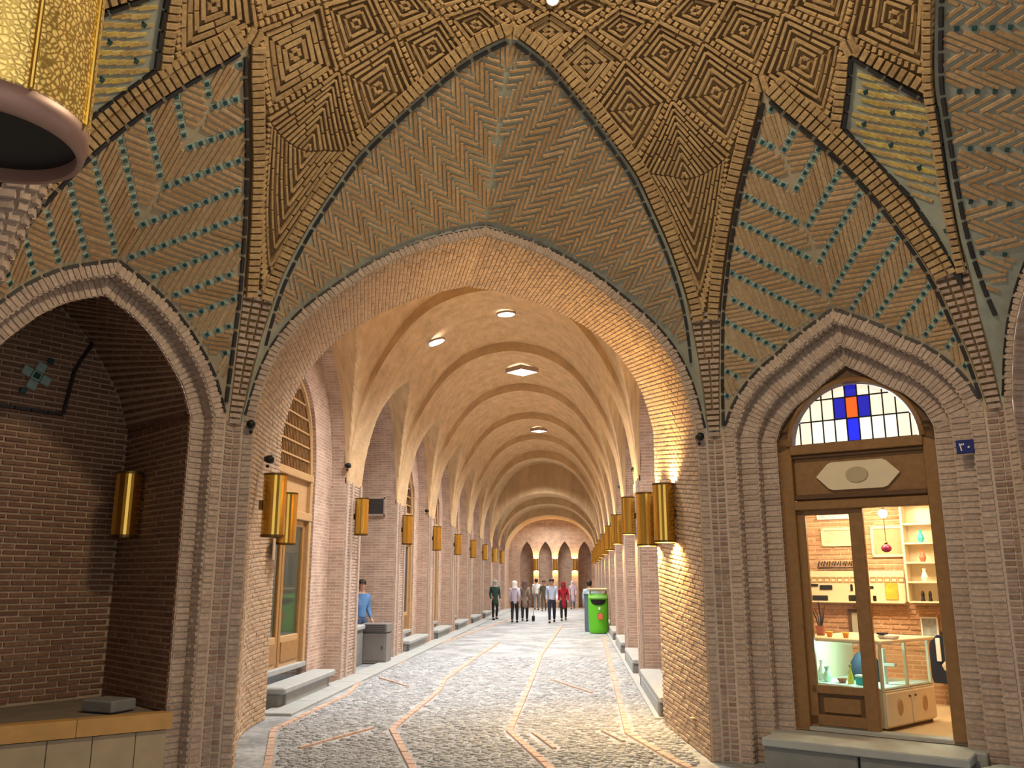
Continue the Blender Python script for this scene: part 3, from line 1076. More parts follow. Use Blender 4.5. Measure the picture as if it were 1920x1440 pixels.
# ---- long sides
def pilaster_rows(side, ua, ub, z1=3.25):
    pc = []
    for sg in (1, -1):
        z, r = 0.03, 0
        while z < z1:
            pc.append((side.p(sg * (ua + ub) / 2, z, 0), side.m, V((0, 0, 1)), side.n, ub - ua - .008, .039, .011 + jit(.004)))
            z += .056
    return pc
def long_side(name, side, label, detail, tunnel=None, ceil_w=True):
    A0 = full_arch(F_HALF)
    A1 = offset_in(A0, 0.10)
    bm = MB()
    side_backing(bm, side, A0)
    ring_mesh(bm, side, A0, A1, 0, 0)
    w = bm.build(name, MORTAR if detail else ROOMB)
    tag(w, label, 'wall', kind='structure')
    T = Tympanum(side, F_HALF, F_ARC, 0)
    tm = MB(); T.surface(tm)
    ty = tm.build('spandrel_panel', STICKGAP, w, smooth=True)
    if detail:
        st, ti, sp = herring(T, 0.125, R(42), R(38), 0.045, 0.031, 1.25, long_gap=0.95)
        if detail == 2:
            st, ti, sp = herring(T, 0.15, R(30), R(42), 0.046, 0.032, 1.25, dots=3, dotw=0.05, long_gap=0.96)
        put_pieces(st, STICK, ty, 300)
        put_pieces(ti, DOT, ty, 60, 'tile')
        # brick band over the opening and down the jambs, brick pilasters
        put_pieces(band_pieces(A0, A1, side, 0), BAND, w, 120)
        def ins(u, z):
            au = abs(u)
            return au < side.half - 0.005 and au > 2.385 and z < 3.3
        put_pieces(pilaster_rows(side, 2.385, side.half - .004), BRICK, w, 60, 'brick')
        # black outlines
        for sg in (1, -1):
            inn = [(sg * u, z) for u, z in T.inner if z > 3.3]
            put_pieces(dash_line([tuple(side.p(u, z, 0.0)) for u, z in inn], lambda m: side.n, 0.15, 0.028, 0.034, 0.018), BLACK, ty, 40, 'tile')
            oo = []
            for i in range(0, 41):
                a = math.pi / 2 * (0.04 + 0.955 * i / 40)
                ri, ro, d = T.rio(a)
                r = ro - 0.028
                if r < ri + 0.02: continue
                u, z = sg * r * math.cos(a), T.Z0 + r * math.sin(a)
                oo.append(T.P(u, z)[0])
            put_pieces(dash_line([tuple(p) for p in oo], lambda m: (DC + V((0, 0, 4.0)) - m).normalized(), 0.15, 0.028, 0.034, 0.022), BLACK, ty, 40, 'tile')
    return w, A0, A1, T

wf, A0, A1, TF = long_side('wall_front', SF, 'front wall of the crossing with tiled spandrel over the great arch to the lane', 1)
# great arch: splayed brick tunnel from the crossing to the lane
END_H = [(2.52, 3.45), (2.50, 3.75), (2.36, 4.25), (2.08, 4.72), (1.70, 5.08), (1.15, 5.40), (0.55, 5.62), (0.0, 5.74)]
E1 = [( -1.46 + u, z) for u, z in full_arch(END_H)]
FR = [tuple(SF.p(u, z, 0)) for u, z in A1]
BK = [(x, 11.4, z) for x, z in E1]
def rs_n(pts, n):
    return [poly_at(pts, i / n) for i in range(n + 1)]
NS = 160
FRs, BKs = rs_n(FR, NS), rs_n(BK, NS)
def PF(s, q):
    x = s * NS; i = min(int(x), NS - 1); f = x - i
    a = V(FRs[i]).lerp(V(FRs[i + 1]), f); b = V(BKs[i]).lerp(V(BKs[i + 1]), f)
    p = a.lerp(b, q)
    bulge = 0.17 * math.sin(math.pi * (q ** 1.4))
    zf = max(0.0, 1 - p.z / 3.4)
    cx = (a.x + b.x) / 2
    return p + V((-bulge * (1 if s > 0.7 else 0) * min(1, zf * 3), 0, 0))
sm = MB()
sm.grid(PF, 120, 8)
so = sm.build('arch_soffit', MORTAR, wf, smooth=False)
put_pieces(loft_pieces(PF, 15.0, 2.9, V((-1.2, 10, 1.8))), VAULT, so, 300)
# lip where the tunnel ends in the first bay
wr, _, _, TR2 = long_side('wall_right', SR2, 'right wall of the crossing with dotted tile spandrel and plain brick arch', 2)
wl, _, _, _ = long_side('wall_left', SL2, 'left wall of the crossing with its side arch', 0)
wb, _, _, _ = long_side('wall_back', SB, 'back wall of the crossing round the arch the viewer stands in', 0)
def side_tunnel(side, par, depth, detail):
    def P(s, q):
        u, z = poly_at(A1, s)
        return side.p(u, z, -depth * q)
    g = MB(); g.grid(P, 80, 4, UV=lambda i, j: (j * depth, i * 15))
    o = g.build('arch_soffit', NICHE_MORTAR if detail else ROOMB, par)
    if detail:
        put_pieces(loft_pieces(P, 15.0, depth, side.p(0, 2, -depth / 2)), BRICK, o, 120)
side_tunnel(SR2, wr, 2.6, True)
side_tunnel(SL2, wl, 2.6, False)

# ---- short sides
def short_side(name, side, half, label, detail):
    B0 = full_arch(half)
    B1 = offset_in(B0, 0.12)
    bm = MB()
    side_backing(bm, side, B0)
    ring_mesh(bm, side, B0, B1, 0, 0)
    w = bm.build(name, MORTAR)
    tag(w, label, 'wall', kind='structure')
    T = Tympanum(side, half, S_REL[::-1] if False else [(p, r) for p, r in [(45 - a, b) for a, b in S_ARC]], 0)
    T.s = side
    tm = MB(); T.surface(tm)
    ty = tm.build('spandrel_panel', STICKGAP2, w, smooth=True)
    if detail:
        st, ti, sp = herring(T, 0.20, R(40), R(48), 0.045, 0.031, 1.22, dots=1, dotw=0.055, long_gap=0.97)
        put_pieces(sp, TEAL, ty, 0, 'tile')
        put_pieces(st, STICK, ty, 250)
        put_pieces(ti, DOT, ty, 200, 'tile')
        put_pieces(band_pieces(B0, B1, side, 0), BAND, w, 120)
        def ins(u, z):
            return 1.24 < abs(u) < side.half - 0.005 and z < 3.3
        put_pieces(pilaster_rows(side, 1.238, side.half - .004), BRICK, w, 60, 'brick')
        for sg in (1, -1):
            inn = [(sg * u, z) for u, z in T.inner if z > 3.3]
            put_pieces(dash_line([tuple(side.p(u, z, 0.0)) for u, z in inn], lambda m: side.n, 0.15, 0.028, 0.034, 0.018), BLACK, ty, 40, 'tile')
            oo = []
            for i in range(0, 41):
                a = math.pi / 2 * (0.06 + 0.935 * i / 40)
                ri, ro, d = T.rio(a)
                r = ro - 0.026
                if r < ri + 0.015: continue
                oo.append(T.P(sg * r * math.cos(a), T.Z0 + r * math.sin(a))[0])
            put_pieces(dash_line([tuple(p) for p in oo], lambda m: (DC + V((0, 0, 4.0)) - m).normalized(), 0.15, 0.028, 0.034, 0.022), BLACK, ty, 40, 'tile')
    return w, B0, B1, T
wfr, RB0, RB1, TR = short_side('wall_front_right', SR, R_HALF, 'diagonal wall on the right round the shop doorway with dotted tile spandrel', True)
wfl, LB0, LB1, TL = short_side('wall_front_left', SL, L_HALF, 'diagonal wall on the left round the dark sitting niche with dotted tile spandrel', True)
for nm, sd in (('wall_back_right', SRB), ('wall_back_left', SLB)):
    w, b0_, b1_, t_ = short_side(nm, sd, R_HALF, 'plain diagonal back wall of the crossing, ' + nm.split('_')[-1] + ' hand', False)
    g = MB()
    cenp = sd.p(0, 1.5, 0)
    for a, b in zip(b0_, b0_[1:]):
        g.face([cenp, sd.p(*a), sd.p(*b)])
    g.build('infill', ROOMB, w)

# right portal: two more stepped orders
def order(side, par, Pa, off0, off1, d0, d1, matm, brickm, nind):
    a = offset_in(Pa, off0); b = offset_in(Pa, off1)
    g = MB()
    ring_mesh(g, side, a, a, d0, d1)
    ring_mesh(g, side, a, b, d1, d1)
    o = g.build('arch_order', matm, par)
    pcs = band_pieces(a, b, side, d1)
    def P(s, q):
        u, z = poly_at(a, s)
        return side.p(u, z, d0 + (d1 - d0) * q)
    L = sum(math.dist(x, y) for x, y in zip(a, a[1:]))
    pcs += loft_pieces(P, L, abs(d1 - d0), side.p(0, 1.5, 0), bl=abs(d1 - d0))
    put_pieces(pcs, brickm, o, nind)
    return b
RB2 = order(SR, wfr, RB0, 0.12, 0.30, 0, -0.13, MORTAR, BAND, 60)
RB3 = order(SR, wfr, RB0, 0.30, 0.47, -0.13, -0.26, MORTAR, BAND, 40)
g = MB(); ring_mesh(g, SR, RB3, RB3, -0.26, -0.50)
g.build('door_reveal', ROOMB, wfr)
LB2 = order(SL, wfl, LB0, 0.12, 0.27, 0, -0.15, MORTAR, BAND, 60)

# sitting niche behind the left portal
def niche_p(s, q):
    u, z = poly_at(LB2, s)
    zs = 3.2
    z2 = z if z < zs else zs + (z - zs) * 1.45
    return SL.p(u * (1 + 0.26 * q), z + (z2 - z) * q, -0.15 - 1.5 * q)
g = MB(); g.grid(niche_p, 70, 6)
cen = SL.p(0, 1.8, -1.65)
for i in range(70):
    g.face([cen, niche_p(i / 70, 1), niche_p((i + 1) / 70, 1)])
g.face([cen, niche_p(1, 1), niche_p(0, 1)])
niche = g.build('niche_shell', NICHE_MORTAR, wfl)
pcs = loft_pieces(niche_p, 9.6, 1.5, SL.p(0, 1.8, -0.8))
back_prof = [LB2[i] for i in range(len(LB2))]
def in_back(u, z):
    bw = 0.955 * 1.26
    if abs(u) > bw - 0.01 or z < 0.62: return False
    if z < 3.2: return True
    # profile height at u
    best = 0
    for a, b in zip(LB2, LB2[1:]):
        ua, ub = a[0] * 1.26, b[0] * 1.26
        za = a[1] if a[1] < 3.2 else 3.2 + (a[1] - 3.2) * 1.45
        zb = b[1] if b[1] < 3.2 else 3.2 + (b[1] - 3.2) * 1.45
        if min(ua, ub) <= u <= max(ua, ub) and abs(ub - ua) > 1e-6:
            best = max(best, za + (zb - za) * (u - ua) / (ub - ua))
    return z < best - 0.02
pcs += wall_rows(SL, in_back, -1.25, 1.25, 0.62, 4.9, d=-1.645)
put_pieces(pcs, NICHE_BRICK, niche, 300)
lines = [SL.px(*p, -1.63) for p in ((-40, 752), (0, 760), (117, 778), (140, 690), (180, 635), (137, 590), (110, 566))]
put_pieces(dash_line([tuple(SL.p(u, z, -1.625)) for u, z in lines], lambda m: SL.n, 0.15, 0.006, 0.035, 0.02), BLACK, niche, 30, 'tile')
fl = SL.px(68, 705, -1.63)
g = MB()
for (du, dz) in ((0, 0), (.1, 0), (-.1, 0), (0, .1), (0, -.1)):
    g.box((du, 0, dz), (0.095, 0.02, 0.095), SL.M(fl[0], fl[1], -1.622) @ Matrix.Rotation(R(20), 4, 'Y'), bev=0.006)
g.build('flower_tile', TEAL, niche)
for du, dz in ((0, 0), (.05, .2), (-.05, -.2)):
    g = MB(); g.box((du, 0, dz), (0.06, 0.02, 0.06), SL.M(fl[0], fl[1], -1.61) @ Matrix.Rotation(R(20), 4, 'Y'), bev=0.006)
    g.build('tile', DOT, niche)

# raised sitting platform of the niche
plat = thing('sitting_platform', 'raised stone sitting platform with an ochre edge filling the dark left niche', 'platform', tuple(SL.p(0, 0, -0.5)), SL.rz)
def pl(u, d, z): return (u, -(d + 0.5), z)          # local: x along, y into the wall
def slab(poly, z0, z1, name, m, par, bev=0):
    g = MB()
    n = len(poly)
    g.prism([(p[0], p[1]) for p in poly], z0, z1, Matrix.Identity(4))
    return g.build(name, m, par)
fe = lambda u: -0.02 - 0.34 * (0.86 - u)             # depth of the front edge along u
P4 = lambda a, b, d0, d1: [pl(a, fe(a) + d0, 0)[:2], pl(b, fe(b) + d0, 0)[:2], pl(b, fe(b) + d1, 0)[:2], pl(a, fe(a) + d1, 0)[:2]]
slab([pl(-.93, fe(-.93) - .10, 0)[:2], pl(.93, fe(.93) - .1, 0)[:2], pl(.93, -.3, 0)[:2], pl(1.17, -1.62, 0)[:2], pl(-1.17, -1.62, 0)[:2], pl(-.93, -.75, 0)[:2]], 0.0, 0.60, 'bench_top', PLATF, plat)
us = [-0.93, -0.62, -0.30, 0.02, 0.34, 0.66, 0.90]
for a, b in zip(us, us[1:]):
    slab(P4(a + .004, b - .004, -0.10, -0.03), 0.0, 0.47, 'front_slab', CREAMST, plat)
for a, b in ((-.93, .2), (.205, .92)):
    slab(P4(a, b, -0.16, 0.0), 0.48, 0.615, 'edge_stone', OCHRE, plat)
blk = thing('stone_block', 'loose flat stone block lying on the end of the niche platform', 'stone', tuple(SL.p(0.66, 0.606, -0.58)), SL.rz + R(14))
g = MB(); g.box((0, 0, 0.055), (0.28, 0.36, 0.10), bev=0.012); g.build('block', STONED, blk)

# ================================================================== FLOOR
def floor_material():
    m, t, b = nt('cobbled_floor')
    b.inputs['Roughness'].default_value = 0.6
    tc = t.nodes.new('ShaderNodeTexCoord')
    vo = t.nodes.new('ShaderNodeTexVoronoi'); vo.inputs['Scale'].default_value = 13
    nz = t.nodes.new('ShaderNodeTexNoise'); nz.inputs['Scale'].default_value = 1.3; nz.inputs['Detail'].default_value = 6
    t.links.new(tc.outputs['Object'], vo.inputs['Vector']); t.links.new(tc.outputs['Object'], nz.inputs['Vector'])
    cr = t.nodes.new('ShaderNodeValToRGB')
    cr.color_ramp.elements[0].color = (0.225, 0.245, 0.26, 1); cr.color_ramp.elements[1].color = (0.33, 0.36, 0.38, 1)
    sep = t.nodes.new('ShaderNodeSeparateColor')
    t.links.new(vo.outputs['Color'], sep.inputs[0]); t.links.new(sep.outputs[0], cr.inputs[0])
    cr2 = t.nodes.new('ShaderNodeValToRGB')
    cr2.color_ramp.elements[0].color = (0.72, 0.72, 0.72, 1); cr2.color_ramp.elements[1].color = (1.3, 1.3, 1.3, 1)
    cr2.color_ramp.elements[0].position = 0.35; cr2.color_ramp.elements[1].position = 0.65
    t.links.new(nz.outputs['Fac'], cr2.inputs[0])
    mx = t.nodes.new('ShaderNodeMix'); mx.data_type = 'RGBA'; mx.blend_type = 'MULTIPLY'; mx.inputs[0].default_value = 1
    t.links.new(cr.outputs[0], mx.inputs[6]); t.links.new(cr2.outputs[0], mx.inputs[7]); t.links.new(mx.outputs[2], b.inputs['Base Color'])
    bp = t.nodes.new('ShaderNodeBump'); bp.inputs['Strength'].default_value = 0.6; bp.inputs['Distance'].default_value = 0.02; bp.invert = True
    t.links.new(vo.outputs['Distance'], bp.inputs['Height']); t.links.new(bp.outputs['Normal'], b.inputs['Normal'])
    return m
FLOORM = floor_material()
g = MB()
def flo(i, j): return (-14 + 24 * i, -6 + 64 * j, 0)
g.grid(flo, 6, 16)
floor = tag(g.build('floor', FLOORM), 'grey cobbled paving with pink brick lines down the lane', 'floor', kind='structure')

# pink brick lines let into the paving
LINES = [
    [(480, 1500), (502, 1437), (512, 1370), (651, 1303), (680, 1274), (756, 1240), (790, 1219), (900, 1181), (960, 1160)],
    [(800, 1500), (771, 1437), (735, 1368), (823, 1296), (835, 1274), (895, 1231), (935, 1205)],
    [(1080, 1490), (1020, 1432), (955, 1372), (991, 1289), (1015, 1226), (1053, 1174)],
    [(1345, 1470), (1264, 1427), (1178, 1377), (1159, 1303), (1140, 1226), (1132, 1195)],
    [(1040, 1405), (1000, 1375)], [(1170, 1392), (1130, 1372)], [(560, 1405), (700, 1366)], [(713, 1272), (766, 1288)], [(1034, 1275), (1110, 1300)],
]
bl = []
lane_lines = []
for ln, L in enumerate(LINES):
    pts = [tuple(on_floor(*p)) for p in L]
    lane_lines.append(pts)
    wdt = 0.085 if ln < 4 else 0.05
    for a, b in zip(pts, pts[1:]):
        rs = resample([a, b], 0.215)
        for p, q in zip(rs, rs[1:]):
            p, q = V(p), V(q)
            far = p.y > 16
            bl.append(frame_piece(p, q, V((0, 0, 1)), (q - p).length - 0.012, wdt * (1.25 if far else 1), 0.022 + jit(0.003)))
put_pieces(bl, BANDBR, floor, 300)
# cobbles in the near part of the lane
cob = MB()
def near_line(x, y):
    for pts in lane_lines:
        for a, b in zip(pts, pts[1:]):
            dx, dy = b[0] - a[0], b[1] - a[1]
            l2 = dx * dx + dy * dy
            t = max(0, min(1, ((x - a[0]) * dx + (y - a[1]) * dy) / l2))
            if math.hypot(x - a[0] - dx * t, y - a[1] - dy * t) < 0.095: return True
    return False
_u = MB()
_u.idx([(math.cos(i * math.pi / 3), math.sin(i * math.pi / 3), -.1) for i in range(6)] + [(.64 * math.cos(i * math.pi / 3), .64 * math.sin(i * math.pi / 3), 1) for i in range(6)],
       [(i, (i + 1) % 6, 6 + (i + 1) % 6, 6 + i) for i in range(6)] + [tuple(range(6, 12))])
cob_unit = _u.mesh('cobble_shape', COBBLE)
n_cob = 0
y = 7.9
while y < 20.5:
    x = -4.2
    st = 0.070 + 0.0045 * (y - 8)
    while x < 1.5:
        cx_, cy_ = x + jit(0.02), y + jit(0.02)
        # keep inside the passage
        xl = -2.95 - (cy_ - 8.0) * 0.32 if cy_ < 10.4 else -3.72
        xr = 1.15
        x1_ = interp(sorted((p[1], p[0]) for p in lane_lines[0]), cy_)
        if max(xl, x1_) + 0.05 < cx_ < xr and not near_line(cx_, cy_):
            r = st * random.uniform(0.46, 0.60)
            h = random.uniform(0.008, 0.022)
            b = len(cob.v)
            if y < 9.6 and n_cob < 280 and -2.9 < cx_ < 1.0 and y > 8.75:
                n_cob += 1
                o = bpy.data.objects.new('cobble', cob_unit)
                o.matrix_basis = Matrix.Translation((cx_, cy_, 0)) @ Matrix.Rotation(random.uniform(0, 6), 4, 'Z') @ Matrix.Diagonal((r * 1.1, r * .95, h, 1))
                COL.objects.link(o); o.parent = floor
                x += st
                continue
            a0 = random.uniform(0, 1)
            k = 6
            for (rr, hh) in ((1.0, -0.002), (0.62, h)):
                for i in range(k):
                    an = a0 + 2 * math.pi * i / k
                    cob.v.append((cx_ + r * rr * math.cos(an) * 1.15, cy_ + r * rr * math.sin(an) * 0.9, hh))
            for i in range(k):
                j = (i + 1) % k
                cob.f.append((b + i, b + j, b + k + j, b + k + i)); cob.uv.append([(0, 0)] * 4); cob.mi.append(0)
            cob.f.append(tuple(b + k + i for i in range(k))); cob.uv.append([(0, 0)] * k); cob.mi.append(0)
        x += st
    y += st * 0.9
cob.build('cobble', COBBLE, floor, kind='stuff')

# ================================================================== THE VAULTED LANE
HW = 2.65
ZT_H = [(2.64, 3.45), (2.57, 4.1), (2.45, 4.72), (2.2, 5.38), (1.9, 5.93), (1.55, 6.40), (1.15, 6.74), (0.7, 6.96), (0.25, 7.06), (0.0, 7.08)]
ZTF = [( u, z) for u, z in smooth_poly(ZT_H, 9)]
_ZT = sorted((u, z) for u, z in ZTF)
def zt(u, s=1.0): return 3.45 + (interp(_ZT, abs(u)) - 3.45) * s
PS = [1, 1, 1, 1, 1, .97, .66, .62, .54]
BS = [1, 1, 1, 1, 1, 1, 1, .66, .60]
def lat_apex(kb): return 6.0 if kb < 7 else 5.1
def lat_prof(ya, yb, apex=6.0):
    q_ = (apex - 3.55) / 2.45
    m = (ya + yb) / 2; h = (yb - ya) / 2
    half = [(h, 3.55), (h * .97, 3.55 + .40 * q_), (h * .88, 3.55 + .95 * q_), (h * .72, 3.55 + 1.5 * q_), (h * .45, 3.55 + 2.0 * q_), (h * .18, apex - .14), (0, apex)]
    s = smooth_poly(half, 5)
    full = [(m + u, z) for u, z in s] + [(m - u, z) for u, z in reversed(s[:-1])]
    return sorted(full)
PIERS = [(15.5, 16.6)] + [(20.0 + 4.5 * k, 21.1 + 4.5 * k) for k in range(7)] + [(51.5, 55.0)]
XW = {-1: LANE_X - HW, 1: LANE_X + HW}
lane_c = MB()
# transverse arches
us = [-u for u, z in ZTF] + [u for u, z in reversed(ZTF[:-1])]
us = sorted(set([round(u, 4) for u in us] + [-2.67, 2.67] + [s * (2.0 + .04 * i) for i in range(16) for s in (-1, 1)]))
arcl = [0.0]
for a, b in zip(us, us[1:]): arcl.append(arcl[-1] + math.hypot(b - a, zt(b) - zt(a)))
nu_ = len(us) - 1
for kp, (ya, yb) in enumerate(PIERS):
    lane_c.grid(lambda i, j: (LANE_X + us[int(round(i * nu_))], ya + (yb - ya) * j, zt(us[int(round(i * nu_))], PS[kp])), nu_, 2,
                UV=lambda i, j: (ya + (yb - ya) * j, arcl[int(round(i * nu_))]))
# bays: groined by the side lunettes
LIFT = 0.22
for kb, (ya, yb) in enumerate(BAYS):
    lp = lat_prof(ya, yb, lat_apex(kb))
    nv = 44
    def zb(u, y):
        s = math.sin(math.pi * (y - ya) / (yb - ya))
        return max(zt(u, BS[kb]) + LIFT * min(1, (HW - abs(u)) * 4) + 0.12 * s, interp(lp, y))
    lane_c.grid(lambda i, j: (LANE_X + us[int(round(i * nu_))], ya + (yb - ya) * j, zb(us[int(round(i * nu_))], ya + (yb - ya) * j)), nu_, nv,
                UV=lambda i, j: (ya + (yb - ya) * j, arcl[int(round(i * nu_))]))
    for yy, ps_s in ((ya, PS[max(kb - 1, 0)]), (yb, PS[kb])):
        lane_c.grid(lambda i, j: (LANE_X + us[int(round(i * nu_))], yy, zt(us[int(round(i * nu_))], ps_s) + (zb(us[int(round(i * nu_))], yy) - zt(us[int(round(i * nu_))], ps_s)) * j), nu_, 1,
                    UV=lambda i, j: (arcl[int(round(i * nu_))], 0.22 * j))
ceil2 = tag(lane_c.build('ceiling_lane', LANEV, smooth=False), 'long buff brick vault of the lane with a row of transverse arches', 'vault', kind='structure')
# end ring that closes the first bay round the great arch
g = MB()
n = 60
outp = [(XW[1] + 0.5, 0)] + [(XW[1] + .5, 3.5)] + [(LANE_X + u, zt(u) + 0.3) for u in reversed(us)] + [(XW[-1] - .5, 3.5), (XW[-1] - .5, 0)]
Eo = rs_n([(p[0], p[1]) for p in outp], n); Ei = rs_n(E1, n)
g.grid(lambda i, j: (Eo[int(round(i * n))][0] * (1 - j) + Ei[int(round(i * n))][0] * j, 11.4, Eo[int(round(i * n))][1] * (1 - j) + Ei[int(round(i * n))][1] * j), n, 1)
g.build('arch_end_face', LANE, wf)

def lane_wall(sg, name, label):
    xw = XW[sg]
    REC = 0.27
    w = MB()
    fc = lambda y0, y1, z0, z1, x: w.face([(x, y0, z0), (x, y1, z0), (x, y1, z1), (x, y0, z1)], [(y0, z0), (y1, z0), (y1, z1), (y0, z1)])
    for ya, yb in PIERS:
        fc(ya, yb, 0, 3.5, xw)
    fc(10.4, 11.45, 0, 3.6, xw + sg * 0.02) if False else None
    pale = MB()
    for kb, (ya, yb) in enumerate(BAYS):
        lp = lat_prof(ya, yb, lat_apex(kb))
        path = [(ya, 0), (ya, 1.8)] + lp + [(yb, 1.8), (yb, 0)]
        deep = (sg < 0 and kb == 1)
        dep = 2.4 if deep else REC
        n = len(path) - 1
        L = [0]
        for a, b in zip(path, path[1:]): L.append(L[-1] + math.dist(a, b))
        w.grid(lambda i, j: (xw + sg * dep * j, path[int(round(i * n))][0], path[int(round(i * n))][1]), n, 1, UV=lambda i, j: (j * dep, L[int(round(i * n))]))
        if deep:
            fc(ya, yb, 0, 6, xw + sg * dep)
            continue
        # lunette wall with an arched door recess
        m = 13.3 if kb == 0 else (ya + yb) / 2
        hw = 1.22 if kb == 0 else 1.0
        apex = 5.1 if kb == 0 else 4.8
        half = [(hw, 3.3), (hw * .99, 3.7), (hw * .92, 4.15), (hw * .75, apex - .50), (hw * .42, apex - .16), (0, apex)]
        s = smooth_poly(half, 4)
        arch = [(m + hw, 0.0)] + [(m + u, z) for u, z in s] + [(m - u, z) for u, z in reversed(s[:-1])] + [(m - hw, 0.0)]
        arch = sorted(arch, key=lambda p: p[0]) if False else list(reversed(arch))
        # match outline: lunette (path) to arch by arc length
        NN = 160
        mc = (ya + yb) / 2
        po = [(mc + (p[0] - mc) * 1.03, 2.5 + (p[1] - 2.5) * 1.02) for p in rs_n(path, NN)]; pi = rs_n(arch, NN)
        x1 = xw + sg * REC
        tgt = pale if True else w
        tgt.grid(lambda i, j: (x1, po[int(round(i * NN))][0] * (1 - j) + pi[int(round(i * NN))][0] * j, po[int(round(i * NN))][1] * (1 - j) + pi[int(round(i * NN))][1] * j), NN, 1,
                 UV=lambda i, j: (po[int(round(i * NN))][0] * (1 - j) + pi[int(round(i * NN))][0] * j, po[int(round(i * NN))][1] * (1 - j) + pi[int(round(i * NN))][1] * j))
        w.grid(lambda i, j: (x1 + sg * 0.16 * j, pi[int(round(i * NN))][0], pi[int(round(i * NN))][1]), NN, 1, UV=lambda i, j: (j * .16, i * 9))
    o = w.build(name, LANE)
    tag(o, label, 'wall', kind='structure')
    pale.build('lunette_wall', LANE, o)
    # pilaster strips on the pier faces
    for k, (ya, yb) in enumerate(PIERS[:-1]):
        for yy in (ya + 0.07, ya + 0.42, yb - 0.07):
            p = MB()
            p.box((xw - sg * 0.018, yy, 1.75), (0.045, 0.11, 3.5), bev=0.008)
            p.build('pilaster_strip', BAND, o)
    return o
wll = lane_wall(-1, 'wall_lane_left', 'brick side wall of the lane on the left with piers, doors and side arches')
wlr = lane_wall(1, 'wall_lane_right', 'brick side wall of the lane on the right with piers lit by its row of brass lamps')
# brick courses of the nearest piers, proud of their joints
def pier_bricks(par, sg, ya, yb, z1=3.5, nind=0):
    x = XW[sg]; pc = []
    z = 0.03; r = 0
    while z < z1:
        y0 = ya - (0.11 if r % 2 else 0)
        while y0 < yb:
            a, b = max(y0, ya + .01), min(y0 + .22, yb - .01)
            if b - a > .05:
                pc.append((V((x, (a + b) / 2, z + .028)), V((0, 1, 0)), V((0, 0, 1)), V((-sg, 0, 0)), b - a - .012, .043, .010 + jit(.003)))
            y0 += .22
        z += .056; r += 1
    put_pieces(pc, BAND, par, nind)
pier_bricks(wll, -1, 15.5, 16.6, nind=150)
pier_bricks(wlr, 1, 15.5, 16.6, nind=60)
pier_bricks(wll, -1, 20.0, 21.1, nind=60)

# far end of the lane
g = MB()
EY = 55.0
ops = [(-3.05, .42), (-1.88, .42), (-0.68, .42), (0.56, .42)]
xs = [-6, ] + [v for c, h in ops for v in (c - h, c + h)] + [3]
def solid(x0, x1, z0, z1):
    g.face([(x0, EY, z0), (x1, EY, z0), (x1, EY, z1), (x0, EY, z1)], [(x0, z0), (x1, z0), (x1, z1), (x0, z1)])
for i in range(0, len(xs), 2): solid(xs[i], xs[i + 1], 0, 8)
for c, h in ops:
    s = smooth_poly([(h, 2.9), (h * .92, 3.3), (h * .6, 3.7), (h * .2, 3.95), (0, 4.02)], 3)
    full = [(c + u, z) for u, z in s] + [(c - u, z) for u, z in reversed(s[:-1])]
    for a, b in zip(full, full[1:]):
        g.face([(a[0], EY, a[1]), (b[0], EY, b[1]), (b[0], EY, 8), (a[0], EY, 8)], [(a[0], a[1]), (b[0], b[1]), (b[0], 8), (a[0], 8)])
    fullp = [(c + h, 0)] + full + [(c - h, 0)]
    for a, b in zip(fullp, fullp[1:]):
        g.face([(a[0], EY, a[1]), (b[0], EY, b[1]), (b[0], EY + .9, b[1]), (a[0], EY + .9, a[1])], [(0, a[1]), (0, b[1]), (.9, b[1]), (.9, a[1])])
    g.face([(c - h, EY + .9, 0), (c + h, EY + .9, 0), (c + h, EY + .9, 4.1), (c - h, EY + .9, 4.1)])
wend = tag(g.build('wall_lane_end', LANE), 'far end wall of the lane with four tall pointed recesses', 'wall', kind='structure')

# roof openings of the lane (pixel measured on the vault)
disc_light('window_2', V((-2.95, 17.9, 6.74)), V((0.35, 0, -1)).normalized(), 0.20, SKYB, BAND, 'left hand slim oval roof opening in the second bay of the lane', 2)
disc_light('window_3', V((-1.42, 17.9, 7.34)), V((0.05, 0, -1)).normalized(), 0.19, SKYB, BAND, 'small oval roof opening near the crown of the second bay', 3)
def lantern_light(name, c, s, label):
    f = MB()
    for i in range(4):
        a = i * math.pi / 2
        M = Matrix.Translation(c) @ Matrix.Rotation(a + math.pi / 4, 4, 'Z')
        f.box((s * .72, 0, 0.0), (0.04, s * 1.5, 0.12), M)
    root = f.build(name, BAND)
    tag(root, label, 'roof opening', kind='structure')
    p = MB()
    M = Matrix.Translation(c + V((0, 0, -0.055))) @ Matrix.Rotation(math.pi / 4, 4, 'Z')
    p.box((0, 0, 0), (s * 1.4, s * 1.4, 0.02), M)
    p.build('pane', SKYB, root)
lantern_light('window_4', V((-1.38, 22.9, 7.30)), 0.42, 'large bright diamond shaped skylight at the crown of the third bay')
lantern_light('window_5', V((-1.33, 32.6, 7.30)), 0.30, 'small skylight at the crown of the vault halfway down the lane')

# kerbs
for nm, x0, x1 in (('trim_1', XW[-1] - .02, XW[-1] + .42), ('trim_2', XW[1] - .18, XW[1] + .02)):
    root = None
    for k in range(34):
        y0 = 11.7 + k * 1.2
        g = MB(); g.box(((x0 + x1) / 2, y0 + .59, 0.012), (x1 - x0, 1.18, 0.05), bev=0.008)
        if root is None:
            root = tag(g.build(nm, STONE), 'grey stone kerb strip along the foot of the ' + ('left' if nm == 'trim_1' else 'right') + ' lane wall', 'kerb', kind='structure')
        else:
            g.build('kerb_stone', STONE, root)

